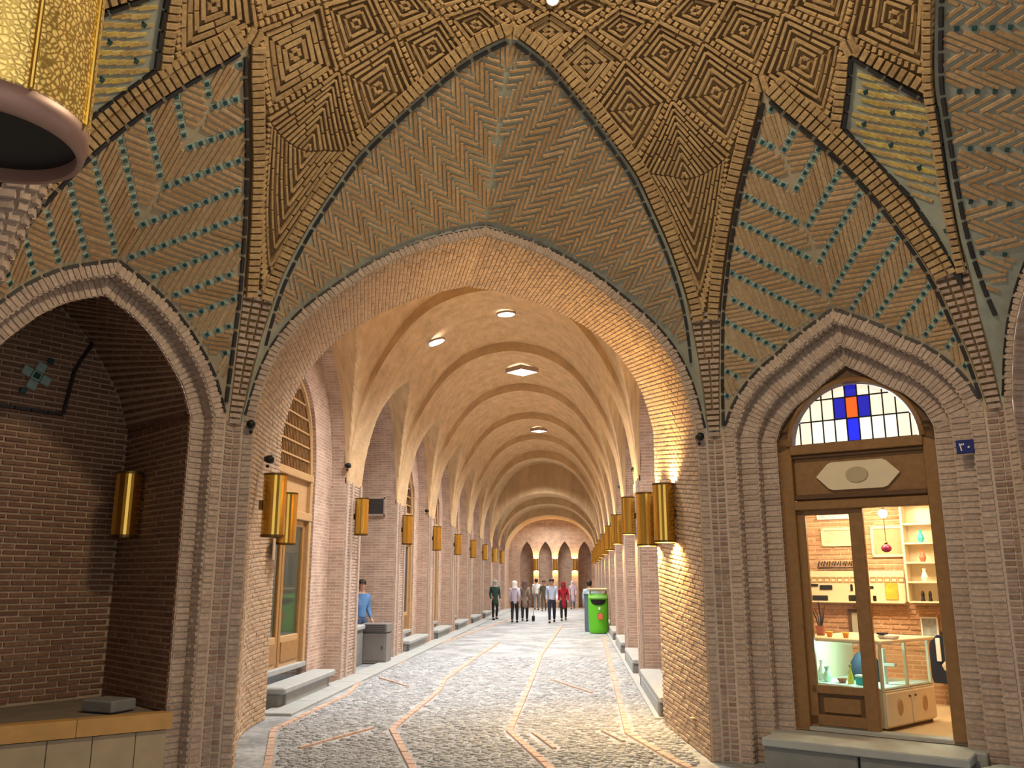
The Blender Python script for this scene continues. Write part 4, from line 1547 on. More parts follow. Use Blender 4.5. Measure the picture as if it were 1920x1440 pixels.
# ---- lane doors
def lane_door(name, sg, kb, label, detail):
    ya, yb = BAYS[kb]
    m = 13.3 if kb == 0 else (ya + yb) / 2
    x = XW[sg] + sg * 0.36
    root = thing(name, label, 'door', (x, m, 0), R(90) if sg < 0 else R(-90), kind='structure')
    hw = 1.2 if kb == 0 else 0.98
    apex = 5.06 if kb == 0 else 4.76
    def b(nm, c, s, mt, par=root, bev=0.008):
        g = MB(); g.box(c, s, bev=bev)
        return g.build(nm, mt, par)
    W1, W2 = (WOODL, WOOD) if detail else (WOODL, WOODM)
    for s in (-1, 1):
        b('door_post', (s * (hw - .06), 0, 1.9), (.12, .12, 3.0), W1)
    b('transom', (0, 0, 3.40), (hw * 2, .14, .12), W1)
    b('lintel', (0, 0, 2.75), (hw * 2, .14, .13), W1)
    b('name_board', (0, .03, 3.08), (hw * 2 - .24, .05, .52), W1)
    b('sill', (0, 0, .40), (hw * 2, .16, .08), STONE)
    lw = (hw * 2 - .24) / 2
    for s in (-1, 1):
        cx_ = s * lw / 2
        leaf = b('door_leaf', (cx_, .03, .66), (lw - .03, .05, .46), W1)
        b('leaf_panel', (cx_, .0, .66), (lw - .26, .03, .30), W2, leaf)
        for q in (-1, 1):
            b('stile', (cx_ + q * (lw / 2 - .065), .03, 1.55), (.10, .055, 2.26), W2 if detail else W1, leaf)
        b('rail', (cx_, .03, 2.63), (lw - .05, .052, .10), W1, leaf)
        g = MB(); g.box((cx_, .035, 1.73), (lw - .2, .008, 1.72))
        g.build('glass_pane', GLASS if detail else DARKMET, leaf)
    # arched lattice over the door
    s_ = smooth_poly([(hw - .02, 3.46), (hw * .97, 3.7), (hw * .90, 4.15), (hw * .73, apex - .53), (hw * .41, apex - .19), (0, apex - .03)], 4)
    zmax = lambda u: interp(sorted((p[0], p[1]) for p in s_), abs(u))
    lat = MB()
    pts = [(u, z) for u, z in s_] + [(-u, z) for u, z in reversed(s_[:-1])]
    lat.prism(list(reversed(pts)) , 0.05, 0.07, Matrix(((1, 0, 0, 0), (0, 0, 1, 0), (0, 1, 0, 0), (0, 0, 0, 1))))
    lt = lat.build('fanlight', WOODD if not detail else mat('dusty_lattice_back', (0.16, 0.125, 0.085), .8) if 'dusty_lattice_back' not in MATS else MATS['dusty_lattice_back'], root)
    rim = MB()
    for a, c in zip(pts, pts[1:]):
        rim.tube([(a[0], 0, a[1]), (c[0], 0, c[1])], .045, 6)
    rim.build('arch_rim', W1, root)
    zz = 3.46 + .23
    while zz < apex - .1:
        ww = max(u for u, z in s_ if z >= zz - 1e-6)
        b('lattice_rail', (0, .02, zz), (ww * 2, .035, .03), W1, lt, 0.004)
        zz += .23
    if detail:
        q = -hw + .08
        while q < hw - .05:
            b('lattice_bar', (q, .03, (3.46 + zmax(q)) / 2), (.022, .02, zmax(q) - 3.46), WOODM, lt, 0.003)
            q += .075
    # dark room behind the glass
    g = MB(); g.box((0, .62, 1.7), (hw * 2, 1.0, 3.3))
    return root
lane_door('door_2', -1, 0, 'light oak double door under an arched lattice on the near left of the lane', True)
nth = {2: 'second', 3: 'third', 4: 'fourth', 5: 'fifth', 6: 'sixth', 7: 'seventh', 8: 'eighth'}
di = 3
for kb in range(2, 9):
    lane_door('door_%d' % di, -1, kb, 'oak shop door with arched fanlight on the left, in the %s bay beyond the open recess' % ['first', 'second', 'third', 'fourth', 'fifth', 'sixth', 'seventh'][kb - 2], False); di += 1
for kb in range(0, 6):
    lane_door('door_%d' % di, 1, kb, 'oak shop door with arched fanlight on the right side of the lane, %s from the crossing' % (['first', 'second', 'third', 'fourth', 'fifth', 'sixth'][kb]), False); di += 1
# rooms behind the left glazed door
g = MB()
xb = XW[-1] - .50
def rbox(x0, x1, y0, y1, z0, z1):
    g.face([(x0, y0, z0), (x0, y1, z0), (x0, y1, z1), (x0, y0, z1)])
    g.face([(x0, y0, z0), (x1, y0, z0), (x1, y0, z1), (x0, y0, z1)])
    g.face([(x0, y1, z0), (x1, y1, z0), (x1, y1, z1), (x0, y1, z1)])
    g.face([(x0, y0, z1), (x1, y0, z1), (x1, y1, z1), (x0, y1, z1)])
    g.face([(x0, y0, z0), (x1, y0, z0), (x1, y1, z0), (x0, y1, z0)])
rbox(xb - 2, xb + .06, 11.9, 14.7, .36, 3.4)
tag(g.build('wall_left_shop', mat('pale_grey_plaster', (.45, .45, .42), .9)), 'plain room seen through the glass of the near left lane door', 'room', kind='structure')
light('left_shop_light', 'POINT', (xb - 1.0, 13.6, 2.9), 14, (1, .95, .85), .15)

# stone door benches
def bench(x0, x1, ya, yb, label, big):
    t = thing('door_step', label, 'step', ((x0 + x1) / 2, (ya + yb) / 2, 0), group=None)
    w, l = x1 - x0, yb - ya
    g = MB(); g.box((0, 0, .245), (w, l, .09), bev=.02); g.build('slab', STONE, t)
    g = MB(); g.box((-.03, 0, .10), (w - .06, l - .5, .20), bev=.01); g.build('base', STONE, t)
    for s in (-1, 1):
        g = MB(); g.box((-.05, s * (l / 2 - .13), .10), (w - .1, .2, .20), bev=.01); g.build('support', STONED, t)
bench(XW[-1] - .22, XW[-1] + .16, 12.2, 14.75, 'long grey stone step below the near left oak door', True)
for kb in range(2, 8):
    ya, yb = BAYS[kb]
    bench(XW[-1] - .24, XW[-1] + .14, ya + .35, yb - .35, 'grey stone step below the oak door of the left side, %s along past the recess' % ['first', 'second', 'third', 'fourth', 'fifth', 'sixth'][kb - 2], False)
for kb in range(0, 5):
    ya, yb = BAYS[kb]
    bench(XW[1] - .12, XW[1] + .24, ya + .3, yb - .3, 'grey stone step along the foot of the right wall, %s from the crossing' % ['first', 'second', 'third', 'fourth', 'fifth'][kb], False)

# ---- open recess on the left: ledge, service cabinet, vent, seated man (below)
led = thing('stone_ledge', 'low grey stone parapet inside the open left recess', 'ledge', (-4.72, 18.18, 0))
g = MB(); g.box((0, 0, .76), (.56, .86, .10), bev=.02); g.build('top_slab', STONE, led)
g = MB(); g.box((0, 0, .355), (.48, .82, .71), bev=.01); g.build('front', STONED, led)
cab = thing('service_cabinet', 'squat grey metal service cabinet with a dark louvred top beside the left recess', 'cabinet', (-4.27, 18.95, 0))
g = MB(); g.box((0, 0, .32), (.54, .5, .62), bev=.012); g.build('body', GREYMET, cab)
g = MB(); g.box((.0, -.005, .73), (.57, .54, .18), bev=.012); cp = g.build('louvre_top', GREYMET, cab)
for k in range(4):
    g = MB(); g.box((0, -.275, .67 + k * .04), (.48, .015, .02)); g.build('slat', DARKMET, cp)
g = MB(); g.box((.0, -.255, .32), (.46, .012, .5), bev=.004); dr = g.build('door_panel', GREYMET, cab)
g = MB(); g.box((.18, -.27, .34), (.02, .025, .07), bev=.004); g.build('latch', DARKMET, dr)
vt = thing('wall_vent', 'square framed dark vent high in the side wall of the left recess', 'vent', (-4.62, 19.985, 3.39))
g = MB()
for c, s in (((0, 0, .2), (.46, .05, .05)), ((0, 0, -.2), (.46, .05, .05)), ((.2, 0, 0), (.05, .05, .44)), ((-.2, 0, 0), (.05, .05, .44))): g.box(c, s, bev=.006)
g.build('frame', BAND, vt)
for k in range(5):
    g = MB(); g.box((0, -.005, -.14 + k * .07), (.36, .02, .055), Matrix.Identity(4)); g.build('slat', DARKMET, vt)

# ================================================================== SHOP DOORWAY
DD = -0.38
MYZ = Matrix(((1, 0, 0, 0), (0, 0, 1, 0), (0, 1, 0, 0), (0, 0, 0, 1)))     # prism (x,z,depth) -> (x, y=depth, z)
door1 = thing('door_1', 'brown wooden shop doorway with a glazed left leaf and its right side standing open', 'door', tuple(SR.p(0, 0, DD)), SR.rz, kind='structure')
def wb(nm, c, s, mt, par, bev=0.008):
    g = MB(); g.box(c, s, bev=bev)
    return g.build(nm, mt, par)
wb('door_post', (-.70, 0, 1.74), (.14, .12, 2.88), WOODM, door1)
wb('door_post', (.70, 0, 1.74), (.14, .12, 2.88), WOODM, door1)
# arched frame between the brick order and the fanlight
outer = [p for p in RB3 if p[1] > 3.0]
outer = [(.78, 3.02)] + [(u * 1.03, z + .01) for u, z in outer] + [(-.78, 3.02)]
NA = 40
of = rs_n(outer, NA)
FR_ = 0.615
inn = [(FR_ * math.cos(math.pi * i / NA), 3.09 + FR_ * .98 * math.sin(math.pi * i / NA)) for i in range(NA + 1)]
g = MB()
for (ya_, yb_) in ((-.06, .06),):
    g.grid(lambda i, j: (of[int(round(i * NA))][0] * (1 - j) + inn[int(round(i * NA))][0] * j, ya_, of[int(round(i * NA))][1] * (1 - j) + inn[int(round(i * NA))][1] * j), NA, 1)
    g.grid(lambda i, j: (inn[int(round(i * NA))][0], ya_ + (yb_ - ya_) * j, inn[int(round(i * NA))][1]), NA, 1)
fa = g.build('arch_frame', WOODD, door1)
g = MB()
for i in range(NA):
    g.tube([(inn[i][0] * 1.04, -.065, 3.09 + (inn[i][1] - 3.09) * 1.04), (inn[i + 1][0] * 1.04, -.065, 3.09 + (inn[i + 1][1] - 3.09) * 1.04)], .028, 6)
g.build('arch_bead', WOODM, fa)
wb('transom', (0, -.01, 3.045), (1.28, .14, .10), WOODM, door1)
sg = wb('sign_board', (0, .02, 2.76), (1.26, .05, .47), WOODM, door1)
wb('board_moulding', (0, -.02, 2.975), (1.26, .06, .04), WOODD, sg); wb('board_moulding', (0, -.02, 2.56), (1.26, .06, .05), WOODD, sg)
g = MB()
g.prism([(-.40, 0), (-.28, .125), (-.24, .14), (.24, .14), (.28, .125), (.40, 0), (.28, -.125), (.24, -.14), (-.24, -.14), (-.28, -.125)], -.035, 0, Matrix.Translation((0, 0, 2.76)) @ MYZ)
pq = g.build('plaque', CREAM, sg)
g = MB(); g.lathe([(.0001, 0), (.11, 0), (.105, .012), (.0001, .012)], 24, Matrix.Translation((0, -.036, 2.76)) @ Matrix.Rotation(R(90), 4, 'X'), sy=.72)
tag(g.build('oval_emblem', mat('faded_emblem', (.45, .37, .24), .7, noise=.25, nscale=60), pq), 'faded oval emblem on the plaque')
wb('lintel', (0, 0, 2.475), (1.28, .13, .09), WOODM, door1)
wb('door_sill', (0, .02, .325), (1.5, .16, .05), STONE, door1)
# left leaf
lf = wb('door_leaf', (-.345, .02, .41), (.59, .055, .10), WOODM, door1)
wb('stile', (-.60, .02, 1.38), (.09, .055, 2.10), WOODM, lf); wb('stile', (-.055, .02, 1.38), (.13, .06, 2.10), WOODM, lf)
wb('rail', (-.33, .02, .695), (.56, .055, .08), WOODM, lf); wb('rail', (-.33, .02, 2.41), (.56, .055, .06), WOODM, lf)
wb('leaf_panel', (-.335, .035, .55), (.46, .03, .24), WOODD, lf); wb('raised_field', (-.335, .02, .55), (.36, .03, .15), WOODM, lf, .012)
g = MB(); g.box((-.335, .03, 1.56), (.46, .008, 1.66)); g.build('glass_pane', GLASS, lf)
# right leaf folded inwards against the reveal
rl = wb('open_leaf', (.665, .36, 1.38), (.05, .58, .10), WOODM, door1)
wb('stile', (.665, .10, 1.38), (.05, .09, 2.1), WOODM, rl); wb('stile', (.665, .62, 1.38), (.05, .09, 2.1), WOODM, rl)
wb('rail', (.665, .36, 2.40), (.05, .56, .08), WOODM, rl); wb('leaf_panel', (.665, .36, .55), (.04, .5, .34), WOODD, rl)

# stained fanlight
win = thing('window_6', 'half-round stained fanlight with a blue cross round one orange pane over the shop door', 'window', tuple(SR.p(0, 3.095, DD)), SR.rz, kind='structure')
P_W = mat('milky_lit_pane', (.8, .74, .62), .4, emit=(.95, .80, .60), es=.95)  # fanlight panes glow by emission, standing in for shop light behind them
P_W2 = mat('cool_lit_pane', (.8, .8, .72), .4, emit=(.92, .90, .80), es=.95)
P_B = mat('deep_blue_pane', (.02, .02, .35), .3, emit=(.01, .012, .42), es=.9)
P_B2 = mat('bright_blue_pane', (.02, .03, .6), .3, emit=(.012, .02, .85), es=1.0)
P_O = mat('orange_red_pane', (.8, .12, .02), .3, emit=(1, .10, .012), es=1.0)
RR = .585
cw = 0.119
rows = [(0.015, .235), (.25, .455), (.47, .60)]
for ri, (z0, z1) in enumerate(rows):
    for c in range(-5, 6):
        x0, x1 = (c - .5) * cw + .006, (c + .5) * cw - .006
        pts = []
        K = 8
        top = []
        for k in range(K + 1):
            x = x0 + (x1 - x0) * k / K
            if abs(x) >= RR: continue
            t = min(z1, math.sqrt(RR * RR - x * x))
            if t > z0 + .004: top.append((x, t))
        if len(top) < 3 or (top[-1][0] - top[0][0]) < .02: continue
        poly = [(top[0][0], z0), (top[-1][0], z0)] + list(reversed(top))
        m = P_W if (ri > 0 or abs(c) > 3) else P_W2
        if c == 0: m = [P_B2, P_O, P_B][ri]
        elif abs(c) == 1 and ri == 1: m = P_B
        g = MB(); g.prism(poly, 0.0, .008, MYZ); g.build('pane', m, win)
for k in range(-5, 6):
    x = (k - .5 if k < 1 else k - .5) * cw
    if abs(x) < RR - .01:
        h = math.sqrt(RR * RR - x * x)
        wb('lead_bar', (x, 0, h / 2), (.013, .022, h), IRON, win, .003)
for z in (.0075, .2425, .4625):
    h = math.sqrt(RR * RR - z * z)
    wb('lead_bar', (0, 0, z), (2 * h, .022, .013), IRON, win, .003)

# step in front
st_ = thing('door_step', 'broad grey two slab stone step in front of the shop doorway', 'step', tuple(SR.p(0, 0, 0)), SR.rz)
wb('slab', (0, -.20, .285), (1.72, .38, .075), STONE, st_, .01)
wb('riser_stone', (-.44, -.185, .125), (.83, .35, .25), STONED, st_, .01); wb('riser_stone', (.42, -.185, .125), (.85, .35, .25), STONED, st_, .01)
wb('threshold_stone', (0, .10, .14), (1.86, .9, .34), STONE, door1, .01)
s2 = thing('side_step', 'lower grey stone block at the foot of the corner right of the shop step', 'step', tuple(SR.p(1.20, 0, .30)), SR.rz - R(22))
wb('slab', (0, 0, .235), (.50, .36, .05), STONE, s2, .01); wb('base', (0, .01, .105), (.46, .33, .21), STONED, s2, .01)

# ---- shop room
SHOPB = brick_uv_mat('shop_brick', (.42, .235, .13), (.52, .31, .18), (.58, .44, .30), bw=.21, rh=.06)
PLAS = mat('cream_plaster', (.62, .53, .40), .85)
def room_face(nm, pts, uv, m, label):
    g = MB(); g.face([SR.p(*p) for p in pts], uv)
    tag(g.build(nm, m), label, 'wall', kind='structure')
u0, u1, dB, zF, zC = -1.9, 1.05, -2.95, .32, 2.95
room_face('wall_shop_back', [(u0, zF, dB), (u1, zF, dB), (u1, zC, dB), (u0, zC, dB)], [(u0, 0), (u1, 0), (u1, zC), (u0, zC)], SHOPB, 'warm lit brick wall at the back of the shop')
put_pieces(wall_rows(SR, lambda u, z: True, u0 + .02, u1 - .02, .9, 2.9, d=dB + .002, bl=.21, rh=.06, t=.008), piece_mat('peach_shop_brick', [(.40, .22, .12), (.50, .30, .175), (.45, .26, .145), (.54, .34, .21)]), bpy.data.objects['wall_shop_back'], 120)
room_face('wall_shop_left', [(u0, zF, -.5), (u0, zF, dB), (u0, zC, dB), (u0, zC, -.5)], [(0, 0), (2.5, 0), (2.5, zC), (0, zC)], SHOPB, 'left brick wall inside the shop')
room_face('wall_shop_right', [(u1, zF, -.5), (u1, zF, dB), (u1, zC, dB), (u1, zC, -.5)], [(0, 0), (2.5, 0), (2.5, zC), (0, zC)], SHOPB, 'right brick wall inside the shop')
room_face('ceiling_shop', [(u0, zC, -.5), (u1, zC, -.5), (u1, zC, dB), (u0, zC, dB)], None, PLAS, 'plain cream ceiling of the shop')
room_face('floor_shop', [(u0, zF, -.3), (u1, zF, -.3), (u1, zF, dB), (u0, zF, dB)], None, mat('cream_floor_tile', (.62, .50, .33), .4, noise=.08, nscale=4), 'cream tiled floor of the shop')
g = MB()
for a, b in (((u0, zF), (-.76, zC)), ((.76, zF), (u1, zC)), ((-.76, 3.9), (.76, 4.2))):
    g.face([SR.p(a[0], a[1], -.5), SR.p(b[0], a[1], -.5), SR.p(b[0], b[1], -.5), SR.p(a[0], b[1], -.5)])
tag(g.build('wall_shop_front', PLAS), 'inner face of the shop front either side of the door', 'wall', kind='structure')
light('shop_light', 'POINT', SR.p(-.55, 2.7, -1.7), 110, (1, .80, .50), .15)
light('shop_light', 'POINT', SR.p(.35, 2.75, -1.6), 60, (1, .80, .50), .15)

def place(u, z, d, rz=0): return tuple(SR.p(u, z, d)), SR.rz + rz
def sthing(nm, label, cat, u, z, d, rz=0, group=None):
    l, r = place(u, z, d, rz)
    return thing(nm, label, cat, l, r, group)
# counter
CA = -R(13.9)
ctr = sthing('display_counter', 'cream display counter with a lit glass case and two carved cupboard doors', 'counter', .02, zF, -.56, CA)
wb('base_cabinet', (-.45, .525, .20), (.88, 1.03, .34), CREAM, ctr, .008)
wb('plinth', (-.45, .525, .02), (.84, .99, .04), WOODD, ctr, .004)
for k, (ya_, yb_) in enumerate(((.02, .51), (.53, 1.03))):
    dd = wb('cupboard_door', (.0, (ya_ + yb_) / 2, .20), (.03, yb_ - ya_, .31), CREAM, ctr, .01)
    g = MB(); g.lathe([(.0001, 0), (.055, 0), (.048, .008), (.0001, .008)], 8, Matrix.Translation((.016, (ya_ + yb_) / 2, .21)) @ Matrix.Rotation(R(90), 4, 'Y'), sx=1.5)
    g.build('carved_ornament', WOODL, dd)
    g = MB(); g.ball((.024, ya_ + (.05 if k else yb_ - ya_ - .05), .30), .012, 8, 6); g.build('knob', BRASSD, dd)
for x, y_ in ((-.02, .02), (-.88, .02), (-.02, .52), (-.02, 1.02), (-.88, 1.02)):
    wb('case_post', (x, y_, .59), (.03, .03, .44), CREAM, ctr, .004)
wb('case_floor', (-.45, .52, .385), (.86, 1.0, .02), mat('lit_white_shelf', (.75, .85, .82), .5), ctr, .004)
wb('case_back', (-.86, .52, .59), (.02, 1.0, .40), CREAM, ctr, .004)
wb('counter_top', (-.45, .51, .825), (.97, 1.12, .035), CREAM, ctr, .008)
for nm, c, s in (('glass_pane', (-.45, .012, .59), (.84, .006, .40)), ('glass_pane', (-.008, .27, .59), (.006, .47, .40)), ('glass_pane', (-.008, .77, .59), (.006, .47, .40))):
    g = MB(); g.box(c, s); g.build(nm, GLASS, ctr)
lc = light('case_light', 'POINT', (-.45, .35, .76), 14.0, (.55, 1, .92), .05, parent=ctr)
ctrM = Matrix.Translation(SR.p(.02, zF, -.56)) @ Matrix.Rotation(SR.rz + CA, 4, 'Z')
def cth(nm, label, cat, x, y_, z, group=None):
    return thing(nm, label, cat, tuple(ctrM @ V((x, y_, z))), SR.rz + CA, group)
COLS = {'yellow': mat('yellow_glaze', (.75, .62, .08), .3), 'teal': mat('turquoise_glaze', (.05, .42, .48), .3), 'rust': mat('rust_glaze', (.36, .12, .06), .4), 'pale': mat('pale_green_glass', (.55, .75, .62), .2), 'navy': mat('navy_cloth', (.015, .02, .04), .9), 'orange': mat('orange_glaze', (.80, .25, .03), .35)}
o = cth('bottle', 'slim yellow cone shaped bottle standing in the lit glass case', 'bottle', -.42, .16, .396)
g = MB(); g.lathe([(.0001, 0), (.032, 0), (.034, .03), (.012, .13), (.009, .16), (.0001, .162)], 14); g.build('body', COLS['yellow'], o)
g = MB(); g.lathe([(.0001, .16), (.013, .16), (.013, .19), (.0001, .19)], 10); g.build('stopper', WOODL, o)
o = cth('trinket_box', 'turquoise trinket box with a lid in the glass case near the door post', 'box', -.30, .17, .396)
wb('body', (0, 0, .035), (.12, .08, .07), COLS['teal'], o, .006); wb('lid', (0, 0, .082), (.125, .085, .022), WHITE, o, .006)
o = cth('bowl', 'rust coloured bowl on the floor of the glass case', 'bowl', -.52, .17, .396)
g = MB(); g.lathe([(.0001, 0), (.03, 0), (.055, .045), (.05, .045), (.027, .006), (.0001, .006)], 16); g.build('bowl_body', COLS['rust'], o)
o = cth('vase', 'pale green glass vase at the left end of the case', 'vase', -.68, .16, .396)
g = MB(); g.lathe([(.0001, 0), (.03, 0), (.045, .05), (.018, .11), (.03, .15), (.026, .15), (.014, .11), (.0001, .01)], 16); g.build('body', COLS['pale'], o)
o = cth('vase', 'small white vase at the far left corner of the case', 'vase', -.78, .24, .396)
g = MB(); g.lathe([(.0001, 0), (.035, 0), (.05, .07), (.02, .16), (.028, .2), (.022, .2), (.0001, .02)], 16); g.build('body', WHITE, o)
o = cth('display_stand', 'tall white stepped stand inside the glass case', 'stand', -.20, .42, .396)
wb('column', (0, 0, .17), (.05, .06, .34), WHITE, o, .004); wb('arm', (.07, 0, .19), (.12, .06, .03), WHITE, o, .004)
o = cth('cloth_bundle', 'dark navy cloth bundle heaped at the back of the glass case', 'cloth', -.48, .58, .396)
g = MB()
g.lathe([(.0001, 0), (.17, 0), (.19, .06), (.15, .18), (.09, .27), (.0001, .31)], 14, Matrix.Diagonal((1.0, .7, 1, 1)).to_4x4())
g.build('cloth', COLS['navy'], o, smooth=True)
for k, (x, y_, w_) in enumerate(((-.60, .13, 'left'), (-.42, .13, 'right'))):
    o = cth('cup', 'small orange glazed cup on the counter top, the %s one of the pair' % w_, 'cup', x, y_, .843, 'orange cups on the counter')
    g = MB(); g.lathe([(.0001, 0), (.022, 0), (.034, .05), (.03, .05), (.018, .008), (.0001, .008)], 14); g.build('body', COLS['orange'], o)
    g = MB(); g.lathe([(.034, .048), (.038, .052), (.034, .056), (.030, .052)], 14); g.build('rim', COLS['yellow'], o)
o = cth('folded_cloth', 'white folded cloth with a dark stripe lying on the counter top', 'cloth', -.06, .30, .843)
wb('cloth', (0, 0, .022), (.17, .13, .04), WHITE, o, .012); wb('dark_fold', (-.05, -.02, .05), (.08, .10, .018), COLS['navy'], o, .006)
o = cth('twig_bundle', 'bundle of dark dried twigs standing in a pot at the left of the counter', 'dried twigs', -.80, .30, .843)
g = MB(); g.lathe([(.0001, 0), (.04, 0), (.05, .1), (.045, .1), (.0001, .02)], 12); g.build('pot', COLS['rust'], o)
for k in range(9):
    a = random.uniform(0, 6.28); rr = random.uniform(.03, .12)
    g = MB(); g.tube([(.01 * math.cos(a), .01 * math.sin(a), .05), (rr * .5 * math.cos(a), rr * .5 * math.sin(a), .18), (rr * math.cos(a) - .02, rr * math.sin(a), .26 + random.uniform(0, .1))], [.006, .005, .003], 5); g.build('twig', IRON, o)

# things on the back wall (measured on it)
def px_rect(x0, y0, x1, y1, d):
    a = SR.px(x0, y1, d); b = SR.px(x1, y0, d)
    return (a[0] + b[0]) / 2, (a[1] + b[1]) / 2, abs(b[0] - a[0]), abs(b[1] - a[1])
def framed(nm, label, cat, rect, d, fm, pm, fw=.035):
    u, z, w, h = px_rect(*rect, d)
    o = sthing(nm, label, cat, u, z, d)
    for c, s in (((0, 0, h / 2 - fw / 2), (w, .03, fw)), ((0, 0, -h / 2 + fw / 2), (w, .03, fw)), ((w / 2 - fw / 2, 0, 0), (fw, .03, h)), ((-w / 2 + fw / 2, 0, 0), (fw, .03, h))):
        wb('frame_bar', c, s, fm, o, .004)
    wb('picture', (0, .008, 0), (w - fw, .01, h - fw), pm, o, 0)
    return o, w, h
GRN = mat('pale_green_print', (.42, .50, .36), .6, noise=.35, nscale=12)
BLP = mat('blue_white_print', (.35, .46, .58), .6, noise=.5, nscale=9)
YBP = mat('yellow_brown_print', (.55, .38, .04), .6, noise=.7, nscale=14)
dW = dB + .03
framed('framed_picture', 'cream framed pale green picture high on the shop wall', 'picture', (1541, 988, 1604, 1025), dW, CREAM, GRN)
framed('framed_picture', 'wide blue and white picture just under the shop ceiling', 'picture', (1532, 952, 1606, 975), dW, WHITE, BLP, .02)
framed('framed_picture', 'square cream frame behind the hanging purple ball', 'picture', (1636, 985, 1693, 1045), dW, CREAM, mat('tan_print', (.50, .33, .19), .7, noise=.2, nscale=8))
framed('framed_picture', 'small black and white picture low beside the counter', 'picture', (1729, 1157, 1758, 1196), dW, WHITE, mat('grey_print', (.35, .38, .36), .6, noise=.8, nscale=25), .02)
framed('mirror', 'dark wood framed upright mirror on the brick wall above the counter', 'mirror', (1594, 1143, 1634, 1200), dW, WOODD, mat('mirror_grey', (.52, .50, .44), .15, .3), .04)
u, z, w, h = px_rect(1512, 1070, 1694, 1129, dW + .05)
bd = sthing('display_board', 'long cream display board with a row of small squares and dark text marks on it', 'board', u, z, dW + .05)
wb('panel', (0, .02, 0), (w, .03, h), CREAM, bd, .006); wb('ledge', (0, -.03, -h / 2 + .01), (w, .10, .02), CREAM, bd, .004)
for k in range(15):
    g = MB(); x = -w / 2 + (k + .5) * w / 15
    for c, s in (((x, -.002, h * .30), (w / 19, .012, .012)), ((x, -.002, h * .16), (w / 19, .012, .012)), ((x - w / 40, -.002, h * .23), (.01, .012, h * .14)), ((x + w / 40, -.002, h * .23), (.01, .012, h * .14))): g.box(c, s)
    g.build('square_outline', WOODL, bd)
for k, (x, zz, ww, hh) in enumerate(((-.28, -.02, .16, .035), (-.40, .05, .1, .02), (-.02, -.02, .03, .05), (.15, -.01, .12, .02), (-.35, -.36, .2, .04), (.0, -.36, .14, .05), (.2, -.35, .04, .04))):
    wb('text_mark', (x * w, -.005, zz * h), (ww * w * .8, .02, hh * 1.6), IRON, bd, .006)  # raised dark blocks stand in for illegible lettering
wb('yellow_picture', (w * .37, -.01, -h * .13), (w * .12, .015, h * .5), YBP, bd, .004)
u, z, w, h = px_rect(1534, 1046, 1604, 1068, dW + .02)
cv = sthing('carved_fretwork', 'dark carved fretwork strip above the long cream board', 'carving', u, z, dW + .02)
for k in range(7):
    a = -w / 2 + w * (k + .5) / 7
    g = MB(); g.tube([(a - w / 16, 0, -h * .2), (a - w / 40, 0, h * .25), (a + w / 40, 0, -h * .1), (a + w / 16, 0, h * .2)], .008, 5); g.build('scroll', IRON, cv)
wb('base_bar', (0, 0, -h * .35), (w, .015, .014), IRON, cv, .003)
u, z, w, h = px_rect(1704, 945, 1749, 1129, dB + .28)
sh = sthing('display_shelf', 'tall narrow cream shelf of open cells by the right edge of the shop', 'shelf', u, z, dB + .28)
for s in (-1, 1): wb('upright', (s * w / 2, .12, 0), (.025, .25, h), CREAM, sh, .004)
wb('back_panel', (0, .235, 0), (w, .015, h), CREAM, sh, 0)
for k in range(6): wb('shelf_board', (0, .12, -h / 2 + h * k / 5), (w, .24, .02), CREAM, sh, .004)
shw = place(u, z, dB + .28)
for k, (cell, lab, mm) in enumerate(((0, 'pair of dark figurines in the bottom cell of the tall shelf', IRON), (1, 'white vase in the second lowest cell of the tall shelf', WHITE), (2, 'slim rust vase in the middle cell of the tall shelf', COLS['rust']), (3, 'small teal vase in the upper cell of the tall shelf', COLS['teal']))):
    o = sthing('ornament' if k == 0 else 'vase', lab, 'ornament' if k == 0 else 'vase', u, z - h / 2 + h * cell / 5 + .012, dB + .20)
    if k == 0:
        for s in (-1, 1):
            g = MB(); g.lathe([(.0001, 0), (.025, 0), (.015, .05), (.02, .08), (.012, .11), (.0001, .12)], 10, Matrix.Translation((s * .04, 0, 0))); g.build('figure', mm, o)
    else:
        g = MB(); g.lathe([(.0001, 0), (.025, 0), (.04, .05), (.015, .12), (.022, .15), (.016, .15), (.0001, .02)], 12); g.build('body', mm, o)
u, z, w, h = px_rect(1490, 960, 1514, 1130, -1.7)
ws = sthing('display_shelf', 'tall white shelf end just inside the left glass of the shop', 'shelf', u, (zF + 2.6) / 2 + .0, -1.75)
wb('upright', (0, 0, 0), (.05, .30, 2.28), CREAM, ws, .006)
for k in range(5): wb('shelf_board', (-.17, 0, -1.1 + .55 * k), (.30, .30, .025), CREAM, ws, .004)
# pendant bulb and hanging ball
u, z = SR.px(1655, 963, -2.0)
pd = sthing('pendant_lamp', 'bright pendant bulb hanging in the open half of the shop door', 'lamp', u, z, -2.0)
g = MB(); g.tube([(0, 0, .06), (0, 0, zC - z)], .006, 6); g.build('cord', IRON, pd)
g = MB(); g.lathe([(.02, .04), (.025, .10), (.0001, .11)], 10); g.build('socket', BRASSD, pd)
g = MB(); g.ball((0, 0, 0), .05, 14, 10); g.build('bulb', mat('white_bulb', (1, 1, 1), .4, emit=(1, .86, .6), es=14), pd, smooth=True)
light('pendant_light', 'POINT', (0, 0, -.09), 10, (1, .8, .5), .05, parent=pd)
u, z = SR.px(1662, 1028, -1.95)
hb = sthing('hanging_ball', 'purple hanging ball ornament on a thin cord below the pendant bulb', 'ornament', u, z, -1.95)
g = MB(); g.ball((0, 0, 0), .058, 16, 10, (1, 1, .8)); g.build('ball', mat('purple_glaze', (.18, .015, .06), .25), hb, smooth=True)
